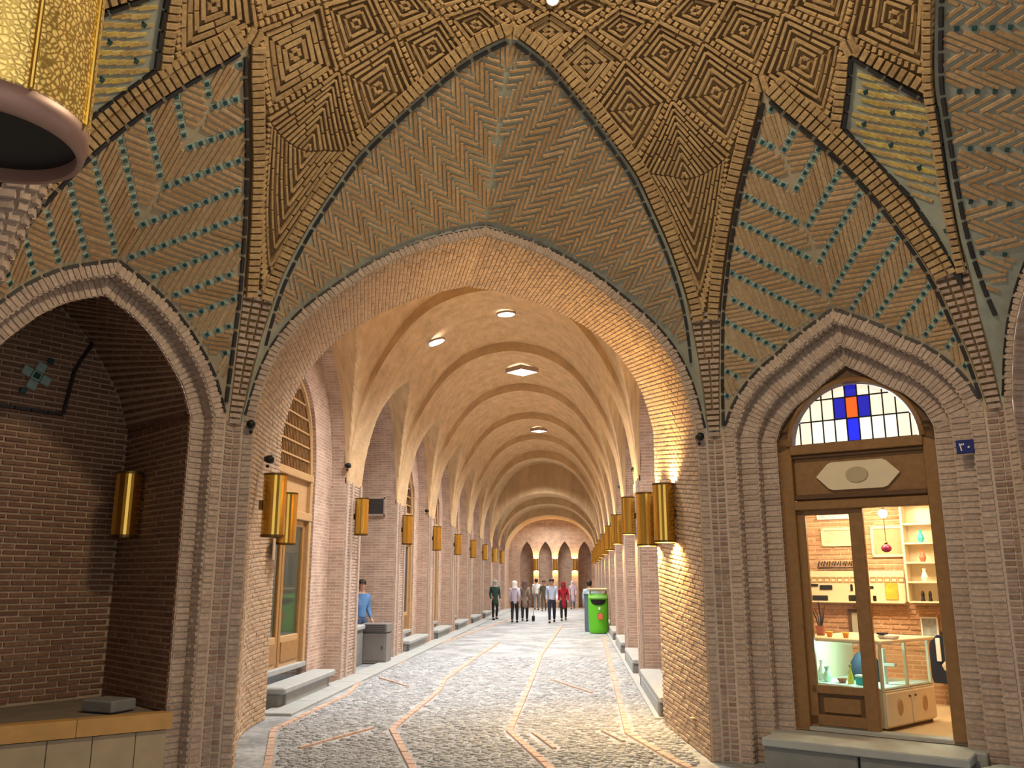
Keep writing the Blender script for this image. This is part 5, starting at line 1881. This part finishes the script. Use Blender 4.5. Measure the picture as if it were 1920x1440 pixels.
g = MB(); g.tube([(0, 0, .04), (0, 0, zC - z)], .004, 5); g.build('cord', IRON, hb)
g = MB(); g.lathe([(.012, .04), (.02, .06), (.006, .08)], 8); g.build('cap', BRASSD, hb)
# dim things low at the right
u, z = SR.px(1757, 1340, -1.9)
ch = sthing('stool', 'dark stool with a red skirt under the sheepskin at the right of the shop', 'stool', .53, zF, -2.15)
for sx_ in (-1, 1):
    for sy_ in (-1, 1): wb('leg', (sx_ * .15, sy_ * .15, .2), (.035, .035, .40), IRON, ch, .004)
wb('seat', (0, 0, .43), (.40, .40, .06), IRON, ch, .012); wb('red_skirt', (0, -.02, .13), (.36, .34, .24), mat('red_cloth', (.35, .012, .01), .8), ch, .02)
fs = sthing('sheepskin', 'cream sheepskin draped over the dark stool', 'sheepskin', .53, zF + .48, -2.15)
g = MB(); g.lathe([(.25, -.02), (.27, .03), (.22, .09), (.12, .13), (.0001, .14)], 18, sy=.9); g.build('fleece', mat('fleece', (.60, .47, .31), .95, noise=.35, nscale=25, bump=1.0), fs, smooth=True)
u, z = SR.px(1747, 1238, dW - .02)
ct = sthing('coat', 'black and white coat hanging on the wall above the sheepskin', 'coat', u + .17, z + .12, dB + .20)
g = MB(); g.prism([(-.05, .18), (.05, .18), (.13, .1), (.17, -.2), (.12, -.35), (-.12, -.35), (-.17, -.2), (-.13, .1)], -.04, .04, MYZ); cb = g.build('coat_body', COLS['navy'], ct)
wb('white_trim', (-.04, -.05, .02), (.05, .02, .26), WHITE, ct, .006); wb('hook', (0, .10, .2), (.03, .17, .03), IRON, ct, .004)

# ================================================================== NUMBER PLATE
u, z = SR.px(1810, 838)
npl = sthing('number_plate', 'small blue enamel plate with white Persian number 30 right of the shop door', 'number plate', u, z, .012)
wb('plate', (0, 0, 0), (.145, .012, .125), BLUEP, npl, .004)
g = MB()
three = [(-.040, -.035), (-.037, 0.0), (-.043, .032)]
g.tube([(-.030, -.009, -.036), (-.034, -.009, -.005), (-.042, -.009, .030)], .0055, 6)
g.tube([(-.042, -.009, .030), (-.036, -.009, .018), (-.028, -.009, .016), (-.025, -.009, .030), (-.020, -.009, .017), (-.011, -.009, .017), (-.008, -.009, .031)], .0052, 6)
g.build('numeral_three', WHITE, npl)
g = MB(); g.ball((.030, -.008, -.006), .010, 8, 6); g.build('numeral_zero', WHITE, npl)

# ================================================================== LAMPS
def sconce(loc, out, label, lit=0.0, h=.66, r=.125, gap=.018, group=None):
    """open brass cylinder held off the wall; out = direction away from the wall"""
    out = V(out).normalized()
    rz = math.atan2(out.y, out.x) - math.pi / 2
    root = thing('wall_lamp', label, 'lamp', tuple(loc), rz, group)           # local +y points away from the wall
    c = gap + r
    g = MB()
    g.lathe([(r, -h / 2), (r, h / 2), (r - .006, h / 2), (r - .006, -h / 2), (r, -h / 2)], 28, Matrix.Translation((0, c, 0)))
    g.build('shade', BRASS, root, smooth=False)
    for s in (-1, 1):
        g = MB(); g.lathe([(r + .004, s * h / 2 - .012), (r + .004, s * h / 2 + .012), (r - .008, s * h / 2 + .012), (r - .008, s * h / 2 - .012), (r + .004, s * h / 2 - .012)], 28, Matrix.Translation((0, c, 0)))
        g.build('rim', BRASSD, root)
    g = MB(); g.box((0, gap / 2 - .005, 0), (.07, gap + .02, .10), bev=.004); g.build('wall_bracket', BRASSD, root)
    g = MB(); g.tube([(0, gap + .005, 0), (0, c, 0)], .012, 6); g.build('arm', IRON, root)
    g = MB(); g.ball((0, c, .0), .035, 10, 8); g.build('bulb', BULB if lit else INNER, root)
    if lit:
        for s in (-1, 1):
            light('lamp_light', 'POINT', (0, c, s * (h / 2 - .07)), lit, LAMP_COL, .04, parent=root)
    return root
# pair on the right jamb of the great arch, lit
def jamb_pt(px, py, s_guess, q):
    p = PF(s_guess, q); return p
def on_jamb(px, py, right=True):
    """where the sight line through a pixel meets the splayed jamb (vertical plane through its two edges)"""
    a = SF.p(2.27 if right else -2.27, 0); b = V((1.06 if right else -3.98, 11.4, 0))
    t = (b - a).normalized(); n = V((-t.y, t.x, 0))
    if not right: n = -n
    return on_plane(px, py, a, n), n
for px_, lab, lt in ((1268, 'brass cylinder lamp lit on the right jamb of the great arch, nearer the crossing', 200), (1232, 'brass cylinder lamp lit on the right jamb of the great arch, nearer the lane', 200)):
    p, n = on_jamb(px_, 961, True)
    p.z = 2.50
    sconce(p, n, lab, lt)
for px_, lab in ((488, 'brass cylinder lamp on the left jamb of the great arch, nearer the crossing'), (519, 'brass cylinder lamp on the left jamb of the great arch, nearer the lane')):
    p, n = on_jamb(px_, 951, False)
    p.z = 2.53
    sconce(p, n, lab, 0)
ords = ['first', 'second', 'third', 'fourth', 'fifth', 'sixth', 'seventh', 'eighth']
for k in range(8):
    y = 16.05 + 4.5 * k
    sconce((XW[-1] + .03, y, 2.88), (1, 0, 0), 'brass cylinder lamp on the %s pier of the left side of the lane' % ords[k], 0 if k < 6 else 14)
    sconce((XW[1] - .03, y + .1, 2.88), (-1, 0, 0), 'lit brass cylinder lamp on the %s pier of the right side of the lane' % ords[k], 95 if k < 5 else 50)
for x, w_ in ((-2.47, 'left'), (-1.28, 'middle'), (-.06, 'right')):
    sconce((x, EY, 2.6), (0, -1, 0), 'lit brass lamp on the end wall of the lane, the %s one' % w_, 60)
# dark niche lamp on the right reveal
p0, p1 = SL.p(.955, 2.45, -.25), SL.p(1.2, 2.45, -1.65)
q = on_plane(268, 920, p0, (p1 - p0).cross(V((0, 0, 1))).normalized())
t = (p1 - p0).normalized(); nn = V((t.y, -t.x, 0))
if nn.dot(SL.p(0, 0, -.8) - q) < 0: nn = -nn
nn.z = 0
sconce((q.x, q.y, 2.47), nn, 'brass cylinder lamp on the side wall inside the dark left niche', 0, h=.62)

# ---- pierced hanging lantern, near the viewer
LC = V((-1.40, 1.80, 2.80))
lan = thing('hanging_lantern', 'big pierced brass cylinder lantern hanging at the top left corner', 'lantern', tuple(LC))
def pierced():
    m, t, b = nt('pierced_brass')
    b.inputs['Metallic'].default_value = 0.85; b.inputs['Roughness'].default_value = 0.3
    tc = t.nodes.new('ShaderNodeTexCoord')
    vo = t.nodes.new('ShaderNodeTexVoronoi'); vo.inputs['Scale'].default_value = 75; vo.feature = 'DISTANCE_TO_EDGE'
    t.links.new(tc.outputs['Object'], vo.inputs['Vector'])
    cr = t.nodes.new('ShaderNodeValToRGB')
    cr.color_ramp.elements[0].position = .10; cr.color_ramp.elements[0].color = (0, 0, 0, 1)
    cr.color_ramp.elements[1].position = .22; cr.color_ramp.elements[1].color = (1, 1, 1, 1)
    t.links.new(vo.outputs['Distance'], cr.inputs[0])
    c = t.nodes.new('ShaderNodeMix'); c.data_type = 'RGBA'
    c.inputs[6].default_value = (.72, .49, .13, 1); c.inputs[7].default_value = (.85, .62, .2, 1)
    t.links.new(cr.outputs[0], c.inputs[0]); t.links.new(c.outputs[2], b.inputs['Base Color'])
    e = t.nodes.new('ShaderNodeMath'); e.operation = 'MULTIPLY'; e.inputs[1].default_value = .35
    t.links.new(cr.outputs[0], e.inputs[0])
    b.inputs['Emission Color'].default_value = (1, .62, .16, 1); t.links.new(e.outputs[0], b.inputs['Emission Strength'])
    bp = t.nodes.new('ShaderNodeBump'); bp.inputs['Strength'].default_value = .5; bp.inputs['Distance'].default_value = .004
    t.links.new(vo.outputs['Distance'], bp.inputs['Height']); t.links.new(bp.outputs['Normal'], b.inputs['Normal'])
    return m
PIERCED = pierced()
g = MB(); g.lathe([(.222, 0.03), (.222, .80), (.216, .80), (.216, .03)], 48); g.build('pierced_shade', PIERCED, lan, smooth=False)
g = MB(); g.lathe([(.200, -.035), (.214, -.035), (.222, .0), (.222, .035), (.205, .035), (.200, .0), (.200, -.035)], 48); g.build('bottom_rim', COPPER, lan, smooth=True)
g = MB(); g.lathe([(.0001, .0), (.204, .0)], 40); g.build('inner_shade_disc', IRON, lan)  # black disc stands in for the shade inside the open bottom
g = MB(); g.lathe([(.226, .79), (.226, .83), (.05, .95), (.0001, .97)], 40); g.build('top_cap', COPPER, lan, smooth=True)
for k in range(8):
    a = k * math.pi / 4 + .2
    g = MB(); g.box((.224 * math.cos(a), .224 * math.sin(a), .41), (.012, .012, .76), bev=.003); g.build('seam', BRASS, lan)
rr = math.hypot(LC.x - DC.x, LC.y - DC.y)
top = dome_z(rr) - LC.z - .0
n_l = 0
z = .97
while z < top + .02:
    g = MB(); g.lathe([(.012, -.0), (.016, .008), (.016, .05), (.012, .058)], 6, Matrix.Translation((0, 0, z)))
    g.build('chain_link', IRON, lan); z += .062

# ---- small black wall fixtures
def fixture(p, out, label, r=.045):
    out = V(out).normalized()
    rz = math.atan2(out.y, out.x) - math.pi / 2
    o = thing('wall_sensor', label, 'wall fixture', tuple(p), rz)
    g = MB(); g.lathe([(.0001, .09), (r * .8, .085), (r, .05), (r * .8, 0)], 14, Matrix.Rotation(R(-90), 4, 'X')); g.build('round_body', IRON, o, smooth=True)
    g = MB(); g.ball((0, .02, -r * 1.6), r * .4, 8, 6); g.build('drop', IRON, o)
    g = MB(); g.box((0, -.005, 0), (r * 1.1, .03, r * 1.1), bev=.003); g.build('base', IRON, o)
p = on_plane(472, 797, SF.p(0, 0, 0), SF.n); fixture(p, SF.n, 'small round black fixture at the top of the left pier of the great arch')
p = on_plane(1309, 820, SF.p(0, 0, 0), SF.n); fixture(p, SF.n, 'small round black fixture at the top of the right pier of the great arch')
p, n = on_jamb(499, 861, False); fixture(p, n, 'small dark round fixture above the left pair of brass lamps', .05)
for px_, py_, sgx, lab in ((649, 873, -1, 'small black fixture high on the first left pier of the lane'), (1192, 880, 1, 'small black fixture high on the first right pier of the lane'), (798, 958, -1, 'small black fixture high on the third left pier of the lane'), (1166, 912, 1, 'small black fixture high on the second right pier of the lane')):
    p = on_plane(px_, py_, (XW[sgx], 0, 0), (1, 0, 0)); fixture(p, (-sgx, 0, 0), lab, .05)
p, n = on_jamb(512, 1030, False)
nb = thing('notice_plate', 'small pale framed notice under the left pair of brass lamps', 'notice', tuple(p + n * .012), math.atan2(n.y, n.x) - math.pi / 2)
wb('board', (0, 0, 0), (.22, .02, .27), CREAM, nb, .004); wb('sheet', (0, .011, 0), (.17, .004, .22), mat('faded_paper', (.62, .46, .36), .8, noise=.3, nscale=20), nb, 0)

# near left rib of the dome beside the lantern: pale bricks standing on the pillar between left wall and niche wall
rib = thing('trim_3', 'pale brick corner pier rising into a rib at the left edge of the picture', 'pier', (0, 0, 0), kind='structure')
pcs = []
gb = MB()
base = DC + ddir(-60.4) * 4.80
rp = [(z_, 4.86) for z_ in (0, 1.2, 2.4, 3.2)]
path = [(r_, z_) for z_, r_ in rp] + [(r_ - .08, dome_z(r_)) for r_ in (4.8, 4.6, 4.3, 4.0)]
cen3 = [DC + ddir(-60.4) * r_ + V((0, 0, z_)) for r_, z_ in path]
tang = V((-ddir(-60.4).y, ddir(-60.4).x, 0))
hwd = .16
def RB_(i, j):
    p = V(poly_at([tuple(c) for c in cen3], i))
    a = j * 2 - 1
    return p + tang * (hwd * a) - ddir(-60.4) * (.16 * (1 - a * a))
gb.grid(RB_, 30, 8)
gb.build('pier_core', mat('pale_pink_mortar', (.42, .325, .26), .95, noise=.15, nscale=8), rib)
NRW = 62
for i in range(NRW):
    s0 = (i + .5) / NRW
    for j in range(4):
        ja, jb = j / 4, (j + 1) / 4
        off = .05 if i % 2 else -.05
        a, b = RB_(s0, max(0, ja + off * .5)), RB_(s0, min(1, jb + off * .5))
        nn = (a + b) / 2 - poly_at_v(cen3, s0) if False else -ddir(-60.4) + tang * ((ja + jb - 1) * .6)
        pcs.append(frame_piece(a, b, nn, (b - a).length - .014, .074, .022 + jit(.006)))
put_pieces(pcs, BAND, rib, 150)

# ================================================================== BIN
bn = thing('litter_bin', 'lime green round fronted litter bin with a tan hood on the right of the lane', 'bin', (.72, 29.6, 0), R(0))
sec = [(.33 * math.cos(a), .33 * math.sin(a)) for a in [math.pi + math.pi * i / 16 for i in range(17)]]
sec = [(x, y_ * .9) for x, y_ in sec] + [(.33, .22), (-.33, .22)]
g = MB()
n = len(sec)
vs_ = []
for z_, s in ((.02, .90), (.10, .96), (.7, 1.0), (1.10, 1.0), (1.22, .98), (1.26, .94)):
    vs_ += [(x * s, y_ * s, z_) for x, y_ in sec]
fs_ = [tuple(range(n - 1, -1, -1)), tuple(range(5 * n, 6 * n))]
for k in range(5):
    for i in range(n):
        j = (i + 1) % n
        fs_.append((k * n + i, k * n + j, k * n + n + j, k * n + n + i))
g.idx(vs_, fs_); g.build('body', GREEN, bn)
g = MB()
n2 = 14
for i in range(n2):
    a0 = -.85 + 1.7 * i / n2; a1 = -.85 + 1.7 * (i + 1) / n2
    f = lambda a: (.345 * math.sin(a), -.312 * math.cos(a))
    d = lambda a: .17 * (1 - (a / .85) ** 2) ** .5 + .01 if abs(a) < .85 else .01
    p, q = f(a0), f(a1)
    g.face([(p[0], p[1], 1.08), (q[0], q[1], 1.08), (q[0], q[1], 1.08 - d(a1)), (p[0], p[1], 1.08 - d(a0))])
g.build('mouth', IRON, bn)
g = MB()
for i in range(18):
    a0 = -1.2 + 2.4 * i / 18; a1 = -1.2 + 2.4 * (i + 1) / 18
    f = lambda a: (.35 * math.sin(a), -.318 * math.cos(a))
    p, q = f(a0), f(a1)
    g.face([(p[0], p[1], 1.12), (q[0], q[1], 1.12), (q[0], q[1], 1.22), (p[0], p[1], 1.22)])
g.build('pale_collar', GREENL, bn)
g = MB(); g.box((0, -.02, 1.40), (.62, .52, .10), bev=.03); g.build('hood', BINHOOD, bn)
for s in (-1, 1):
    g = MB(); g.box((s * .26, .12, 1.30), (.05, .12, .14), bev=.006); g.build('hood_post', BINHOOD, bn)
g = MB(); g.box((.03, -.305, .80), (.06, .02, .10), bev=.008); g.build('white_mark', WHITE, bn)
g = MB(); g.box((.05, -.305, .55), (.15, .02, .20), bev=.02); tag(g.build('printed_mark', PINKRED, bn), 'pinkish red printed mark')
b2 = thing('litter_bin', 'slate blue metal bin standing behind the lime green one', 'bin', (.55, 30.5, 0))
g = MB(); g.lathe([(.0001, .0), (.27, .0), (.28, .1), (.28, 1.12), (.30, 1.15), (.28, 1.2), (.0001, 1.2)], 20); g.build('body', BINBLUE, b2)
g = MB(); g.lathe([(.30, 1.2), (.31, 1.25), (.2, 1.32), (.0001, 1.34)], 20); g.build('lid', BINBLUE, b2)
reflection_bin = thing('litter_bin', 'lime green bin added behind the near left door glass in place of a reflection', 'bin', (XW[-1] - 1.25, 13.0, .37))  # added object imitating a green reflection in the door glass
g = MB(); g.lathe([(.0001, .0), (.25, .0), (.27, .1), (.29, .9), (.29, .98), (.0001, .98)], 20); g.build('body', GREEN, reflection_bin)
g = MB(); g.lathe([(.30, .95), (.31, 1.02), (.25, 1.1), (.0001, 1.14)], 20); g.build('lid', GREENL, reflection_bin)

# ================================================================== PEOPLE
SKIN = mat('skin', (.50, .30, .205), .6)
HAIR = mat('dark_hair', (.018, .013, .011), .6)
def cloth(nm, c): return mat('cloth_' + nm, c, .85, noise=.12, nscale=18)
def skin_mesh(name, verts, edges, radii, material, parent, sub=1, root=0):
    me = bpy.data.meshes.new(name)
    me.from_pydata([tuple(v) for v in verts], edges, [])
    o = bpy.data.objects.new(name, me)
    COL.objects.link(o)
    sk = o.modifiers.new('skin', 'SKIN')
    sk.use_smooth_shade = True
    sd = o.modifiers.new('sub', 'SUBSURF'); sd.levels = sub; sd.render_levels = sub
    lay = me.skin_vertices[0].data if me.skin_vertices else None
    if lay is None:
        me.skin_vertices.new() if hasattr(me.skin_vertices, 'new') else None
        lay = me.skin_vertices[0].data
    for i, r in enumerate(radii):
        lay[i].radius = r if isinstance(r, tuple) else (r, r)
        lay[i].use_root = (i == root)
    dg = bpy.context.evaluated_depsgraph_get()
    ev = bpy.data.meshes.new_from_object(o.evaluated_get(dg))
    ev.materials.clear(); ev.materials.append(material)
    ev.polygons.foreach_set('use_smooth', [True] * len(ev.polygons))
    o.modifiers.clear()
    o.data = ev
    bpy.data.meshes.remove(me)
    o.parent = parent
    return o
def person(label, loc, face, h=1.72, stride=0.0, top=None, bottom=None, shoe=IRON, long_top=0.0, scarf=None, hair=HAIR, sleeve=True, arm_l=(0.05, 0.05), arm_r=(0.05, -0.05), sit=0.0, bent=0.25):
    """figure facing local -y; stride = half step length; long_top = how far the top hangs below the hips"""
    S = h / 1.72
    root = thing('person', label, 'person', loc, face)
    k = lambda *p: V(p) * S
    pel = k(0, 0, .93 - sit)
    J = {}
    J['pel'] = pel
    J['waist'] = pel + k(0, .005, .14); J['chest'] = pel + k(0, .01, .36); J['sh'] = pel + k(0, .012, .47)
    J['neck'] = pel + k(0, .0, .545); J['jaw'] = pel + k(0, -.012, .60); J['head'] = pel + k(0, -.008, .68); J['crown'] = pel + k(0, .0, .755)
    for s, n, st in ((-1, 'l', stride), (1, 'r', -stride)):
        J['hip' + n] = pel + k(s * .085, 0, -.05)
        if sit:
            J['knee' + n] = pel + k(s * .11, -.42, -.03); J['ank' + n] = pel + k(s * .11, -.42, -.42); J['toe' + n] = J['ank' + n] + k(0, -.15, -.04)
        else:
            J['knee' + n] = k(s * .095, -st * .5 - .02, .50); J['ank' + n] = k(s * .09, -st * 1.0 + (.05 if st < 0 else 0), .09 + (.03 if st < 0 else 0)); J['toe' + n] = J['ank' + n] + k(0, -.14, -.055)
        J['sho' + n] = pel + k(s * .175, .01, .45)
        a = arm_l if n == 'l' else arm_r
        J['elb' + n] = J['sho' + n] + k(s * .035, .02 + a[0] * .4 - st * -.35, -.28)
        J['wri' + n] = J['elb' + n] + k(s * .0 + (-s * a[1] if False else 0), -.07 - bent * .3 + a[0] * -.5 + st * .4, -.235)
    order = ['pel', 'waist', 'chest', 'sh', 'neck', 'jaw', 'head', 'crown', 'hipl', 'kneel', 'ankl', 'toel', 'hipr', 'kneer', 'ankr', 'toer', 'shol', 'elbl', 'wril', 'shor', 'elbr', 'wrir']
    ix = {n: i for i, n in enumerate(order)}
    E_ = [('pel', 'waist'), ('waist', 'chest'), ('chest', 'sh'), ('sh', 'neck'), ('neck', 'jaw'), ('jaw', 'head'), ('head', 'crown'), ('pel', 'hipl'), ('hipl', 'kneel'), ('kneel', 'ankl'), ('ankl', 'toel'),
          ('pel', 'hipr'), ('hipr', 'kneer'), ('kneer', 'ankr'), ('ankr', 'toer'), ('sh', 'shol'), ('shol', 'elbl'), ('elbl', 'wril'), ('sh', 'shor'), ('shor', 'elbr'), ('elbr', 'wrir')]
    rad = {'pel': (.125, .10), 'waist': (.115, .09), 'chest': (.135, .10), 'sh': (.10, .075), 'neck': .052, 'jaw': .066, 'head': (.078, .09), 'crown': .06, 'hip': .085, 'knee': .055, 'ank': .036, 'toe': .03, 'sho': .052, 'elb': .038, 'wri': .026}
    rr = lambda n, g=0: tuple((x + g) * S for x in ((lambda q: q if isinstance(q, tuple) else (q, q))(rad.get(n) or rad[n[:-1]])))
    skin_mesh('body', [J[n] for n in order], [(ix[a], ix[b]) for a, b in E_], [rr(n) for n in order], SKIN, root)
    # nose, eyes, ears
    g = MB()
    hd = J['head']
    g.lathe([(.014, -.02), (.011, .0), (.004, .035)], 6, Matrix.Translation(hd + k(0, -.098, -.02))); g.build('nose', SKIN, root)
    for s in (-1, 1):
        g = MB(); g.ball(tuple(hd + k(s * .03, -.085, .005)), .011 * S, 8, 6); g.build('eye', IRON, root)
        g = MB(); g.ball(tuple(hd + k(s * .082, .005, -.01)), .026 * S, 8, 6, (.4, .8, 1.2)); g.build('ear', SKIN, root)
    g = MB(); g.box(tuple(hd + k(0, -.092, -.055)), (.04 * S, .012, .010)); g.build('mouth', mat('lips', (.30, .11, .09), .6) if 'lips' not in MATS else MATS['lips'], root)
    # hands: palm, four fingers and thumb
    for s, n in ((-1, 'l'), (1, 'r')):
        w = J['wri' + n]; d = (w - J['elb' + n]).normalized()
        side = V((0, -1, 0)) - d * V((0, -1, 0)).dot(d); side.normalize()
        inn_ = d.cross(side) * (1 if s < 0 else 1)
        g = MB()
        g.tube([w - d * .01, w + d * .045 * S, w + d * .085 * S], [.024 * S, .034 * S, .030 * S], 8)
        for q, (o_, ln) in enumerate(((-.026, .062), (-.009, .072), (.009, .070), (.026, .055))):
            b_ = w + d * .078 * S + side * o_ * S
            g.tube([b_, b_ + d * ln * .5 * S + inn_ * .006, b_ + d * ln * .9 * S + inn_ * .022], [.0095 * S, .0085 * S, .006 * S], 6)
        b_ = w + d * .03 * S - side * .025 * S
        g.tube([b_, b_ - side * .025 * S + d * .025 * S, b_ - side * .03 * S + d * .055 * S], [.011 * S, .010 * S, .007 * S], 6)
        g.build('hand', SKIN, root, smooth=True)
    # trousers
    tn = ['pel', 'hipl', 'kneel', 'ankl', 'hipr', 'kneer', 'ankr', 'waist']
    ti = {n: i for i, n in enumerate(tn)}
    tp = [J[n].copy() for n in tn]
    tp[ti['waist']] = pel + k(0, .002, .09)
    skin_mesh('trousers', tp, [(ti[a], ti[b]) for a, b in (('pel', 'waist'), ('pel', 'hipl'), ('hipl', 'kneel'), ('kneel', 'ankl'), ('pel', 'hipr'), ('hipr', 'kneer'), ('kneer', 'ankr'))],
              [rr(n, .016) if n not in ('ankl', 'ankr') else (.052 * S, .052 * S) for n in tn], bottom, root)
    # top
    un = ['chest', 'waist', 'pel', 'sh', 'neck', 'shol', 'elbl', 'wril', 'shor', 'elbr', 'wrir', 'hem']
    ui = {n: i for i, n in enumerate(un)}
    up_ = [J[n].copy() if n != 'hem' else pel + k(0, 0, -.06 - long_top) for n in un]
    up_[ui['neck']] = J['sh'].lerp(J['neck'], .35)
    if sleeve:
        for n in ('l', 'r'): up_[ui['wri' + n]] = J['elb' + n].lerp(J['wri' + n], .92)
    else:
        for n in ('l', 'r'): up_[ui['wri' + n]] = J['elb' + n].lerp(J['wri' + n], .05)
    ra = []
    for n in un:
        if n == 'hem': ra.append(((.135 + long_top * .12) * S, (.115 + long_top * .10) * S))
        elif n == 'neck': ra.append((.062 * S, .058 * S))
        elif n[:3] == 'wri': ra.append((.036 * S, .036 * S))
        else: ra.append(rr(n, .020))
    skin_mesh('coat' if long_top > .15 else 'shirt', up_, [(ui[a], ui[b]) for a, b in (('chest', 'waist'), ('waist', 'pel'), ('pel', 'hem'), ('chest', 'sh'), ('sh', 'neck'), ('sh', 'shol'), ('shol', 'elbl'), ('elbl', 'wril'), ('sh', 'shor'), ('shor', 'elbr'), ('elbr', 'wrir'))],
              ra, top, root)
    # shoes
    for n in ('l', 'r'):
        a, t_ = J['ank' + n], J['toe' + n]
        g = MB(); g.box((0, 0, 0), (.09 * S, .25 * S, .075 * S), Matrix.Translation(a.lerp(t_, .45) + k(0, 0, -.022)), bev=.02)
        g.build('shoe', shoe, root, smooth=False)
    # hair or headscarf
    g = MB()
    if scarf is not None:
        c = J['head']
        prof = [(.135, -.20), (.115, -.12), (.108, -.05), (.112, .02), (.10, .08), (.06, .115), (.0001, .125)]
        g.lathe([(r_ * S, z_ * S) for r_, z_ in prof], 16, Matrix.Translation(c + k(0, .028, .0)), sy=.95)
        g.build('headscarf', scarf, root, smooth=True)
    else:
        c = J['head']
        prof = [(.100, .035), (.103, .055), (.085, .095), (.045, .118), (.0001, .124)]
        g.lathe([(r_ * S, z_ * S) for r_, z_ in prof], 16, Matrix.Translation(c + k(0, .012, .005)))
        g.lathe([(r_ * S, z_ * S) for r_, z_ in ((.06, -.08), (.085, -.05), (.098, 0), (.100, .05))], 12, Matrix.Translation(c + k(0, .016, .005)), a0=math.radians(-8), a1=math.radians(188))
        g.build('hair', hair, root, smooth=True)
    return root
NAVY = cloth('navy', (.018, .022, .045)); LBLUE = cloth('pale_blue', (.50, .60, .78)); RED = cloth('red', (.36, .012, .025)); BLK = cloth('black', (.014, .014, .016))
WHT = cloth('white', (.72, .72, .70)); DGRN = cloth('dark_green', (.02, .055, .045)); LAV = cloth('lavender', (.50, .46, .60)); OLIVE = cloth('olive', (.10, .085, .055)); GRY = cloth('grey', (.16, .16, .18)); BRW = cloth('taupe', (.22, .17, .14)); BLU = cloth('mid_blue', (.10, .24, .50)); JEAN = cloth('jeans', (.07, .11, .20)); DRED = cloth('dark_red', (.25, .01, .02))
p = on_floor(1035, 1168); man = person('man in a pale blue shirt and navy trousers walking towards the viewer', (p.x, p.y, 0), 0, 1.74, .16, LBLUE, NAVY)
p = on_floor(1057, 1164); person('woman in a long red coat and red headscarf walking beside the pale blue shirt', (p.x, p.y, 0), 0, 1.62, .13, RED, BLK, long_top=.38, scarf=DRED)
p = on_floor(965, 1168); person('person in a loose white and lavender top walking away in black trousers', (p.x, p.y, 0), math.pi, 1.66, .15, LAV, BLK, long_top=.12, scarf=WHT)
p = on_floor(984, 1165.5); person('person in a taupe tunic with a black bag walking away beside the lavender top', (p.x, p.y, 0), math.pi, 1.68, .10, BRW, BLK, long_top=.35, scarf=cloth('brown_scarf', (.12, .07, .06)))
hb_ = thing('handbag', 'black handbag standing on the paving beside the walker in taupe', 'bag', (p.x + .36, p.y, .012))
wb('bag_body', (0, 0, .12), (.12, .24, .22), IRON, hb_, .02)
g = MB(); g.tube([(0, -.09, .22), (0, -.06, .40), (0, .06, .40), (0, .09, .22)], .012, 6); g.build('strap', IRON, hb_)
p = on_floor(928, 1162.5); person('woman in dark green with black skirt trousers standing by the left piers', (p.x, p.y, 0), R(20), 1.70, .03, DGRN, BLK, long_top=.25, scarf=cloth('grey_scarf', (.33, .33, .30)))
p = on_floor(1006, 1144); person('man in a white shirt with dark grey trousers far down the lane', (p.x, p.y, 0), math.pi, 1.74, .12, WHT, GRY)
p = on_floor(1020, 1146); person('person in olive clothes far down the lane beside the white shirt', (p.x, p.y, 0), 0, 1.66, .08, OLIVE, OLIVE)
p = on_floor(1074, 1142); person('woman in a pale lavender coat far down the lane behind the red coat', (p.x, p.y, 0), 0, 1.62, .08, cloth('pale_pink', (.62, .48, .58)), GRY, long_top=.5, scarf=cloth('pale_scarf', (.6, .5, .58)))
p = on_floor(1104, 1184); person('person in a light blue shirt and jeans half hidden by the green bin', (p.x + .06, 31.6, 0), math.pi, 1.68, .04, cloth('sky_blue', (.42, .56, .66)), JEAN)
person('man in a blue shirt standing behind the grey parapet of the left recess', (-4.78, 19.55, 0), R(45), 1.72, 0, BLU, JEAN)
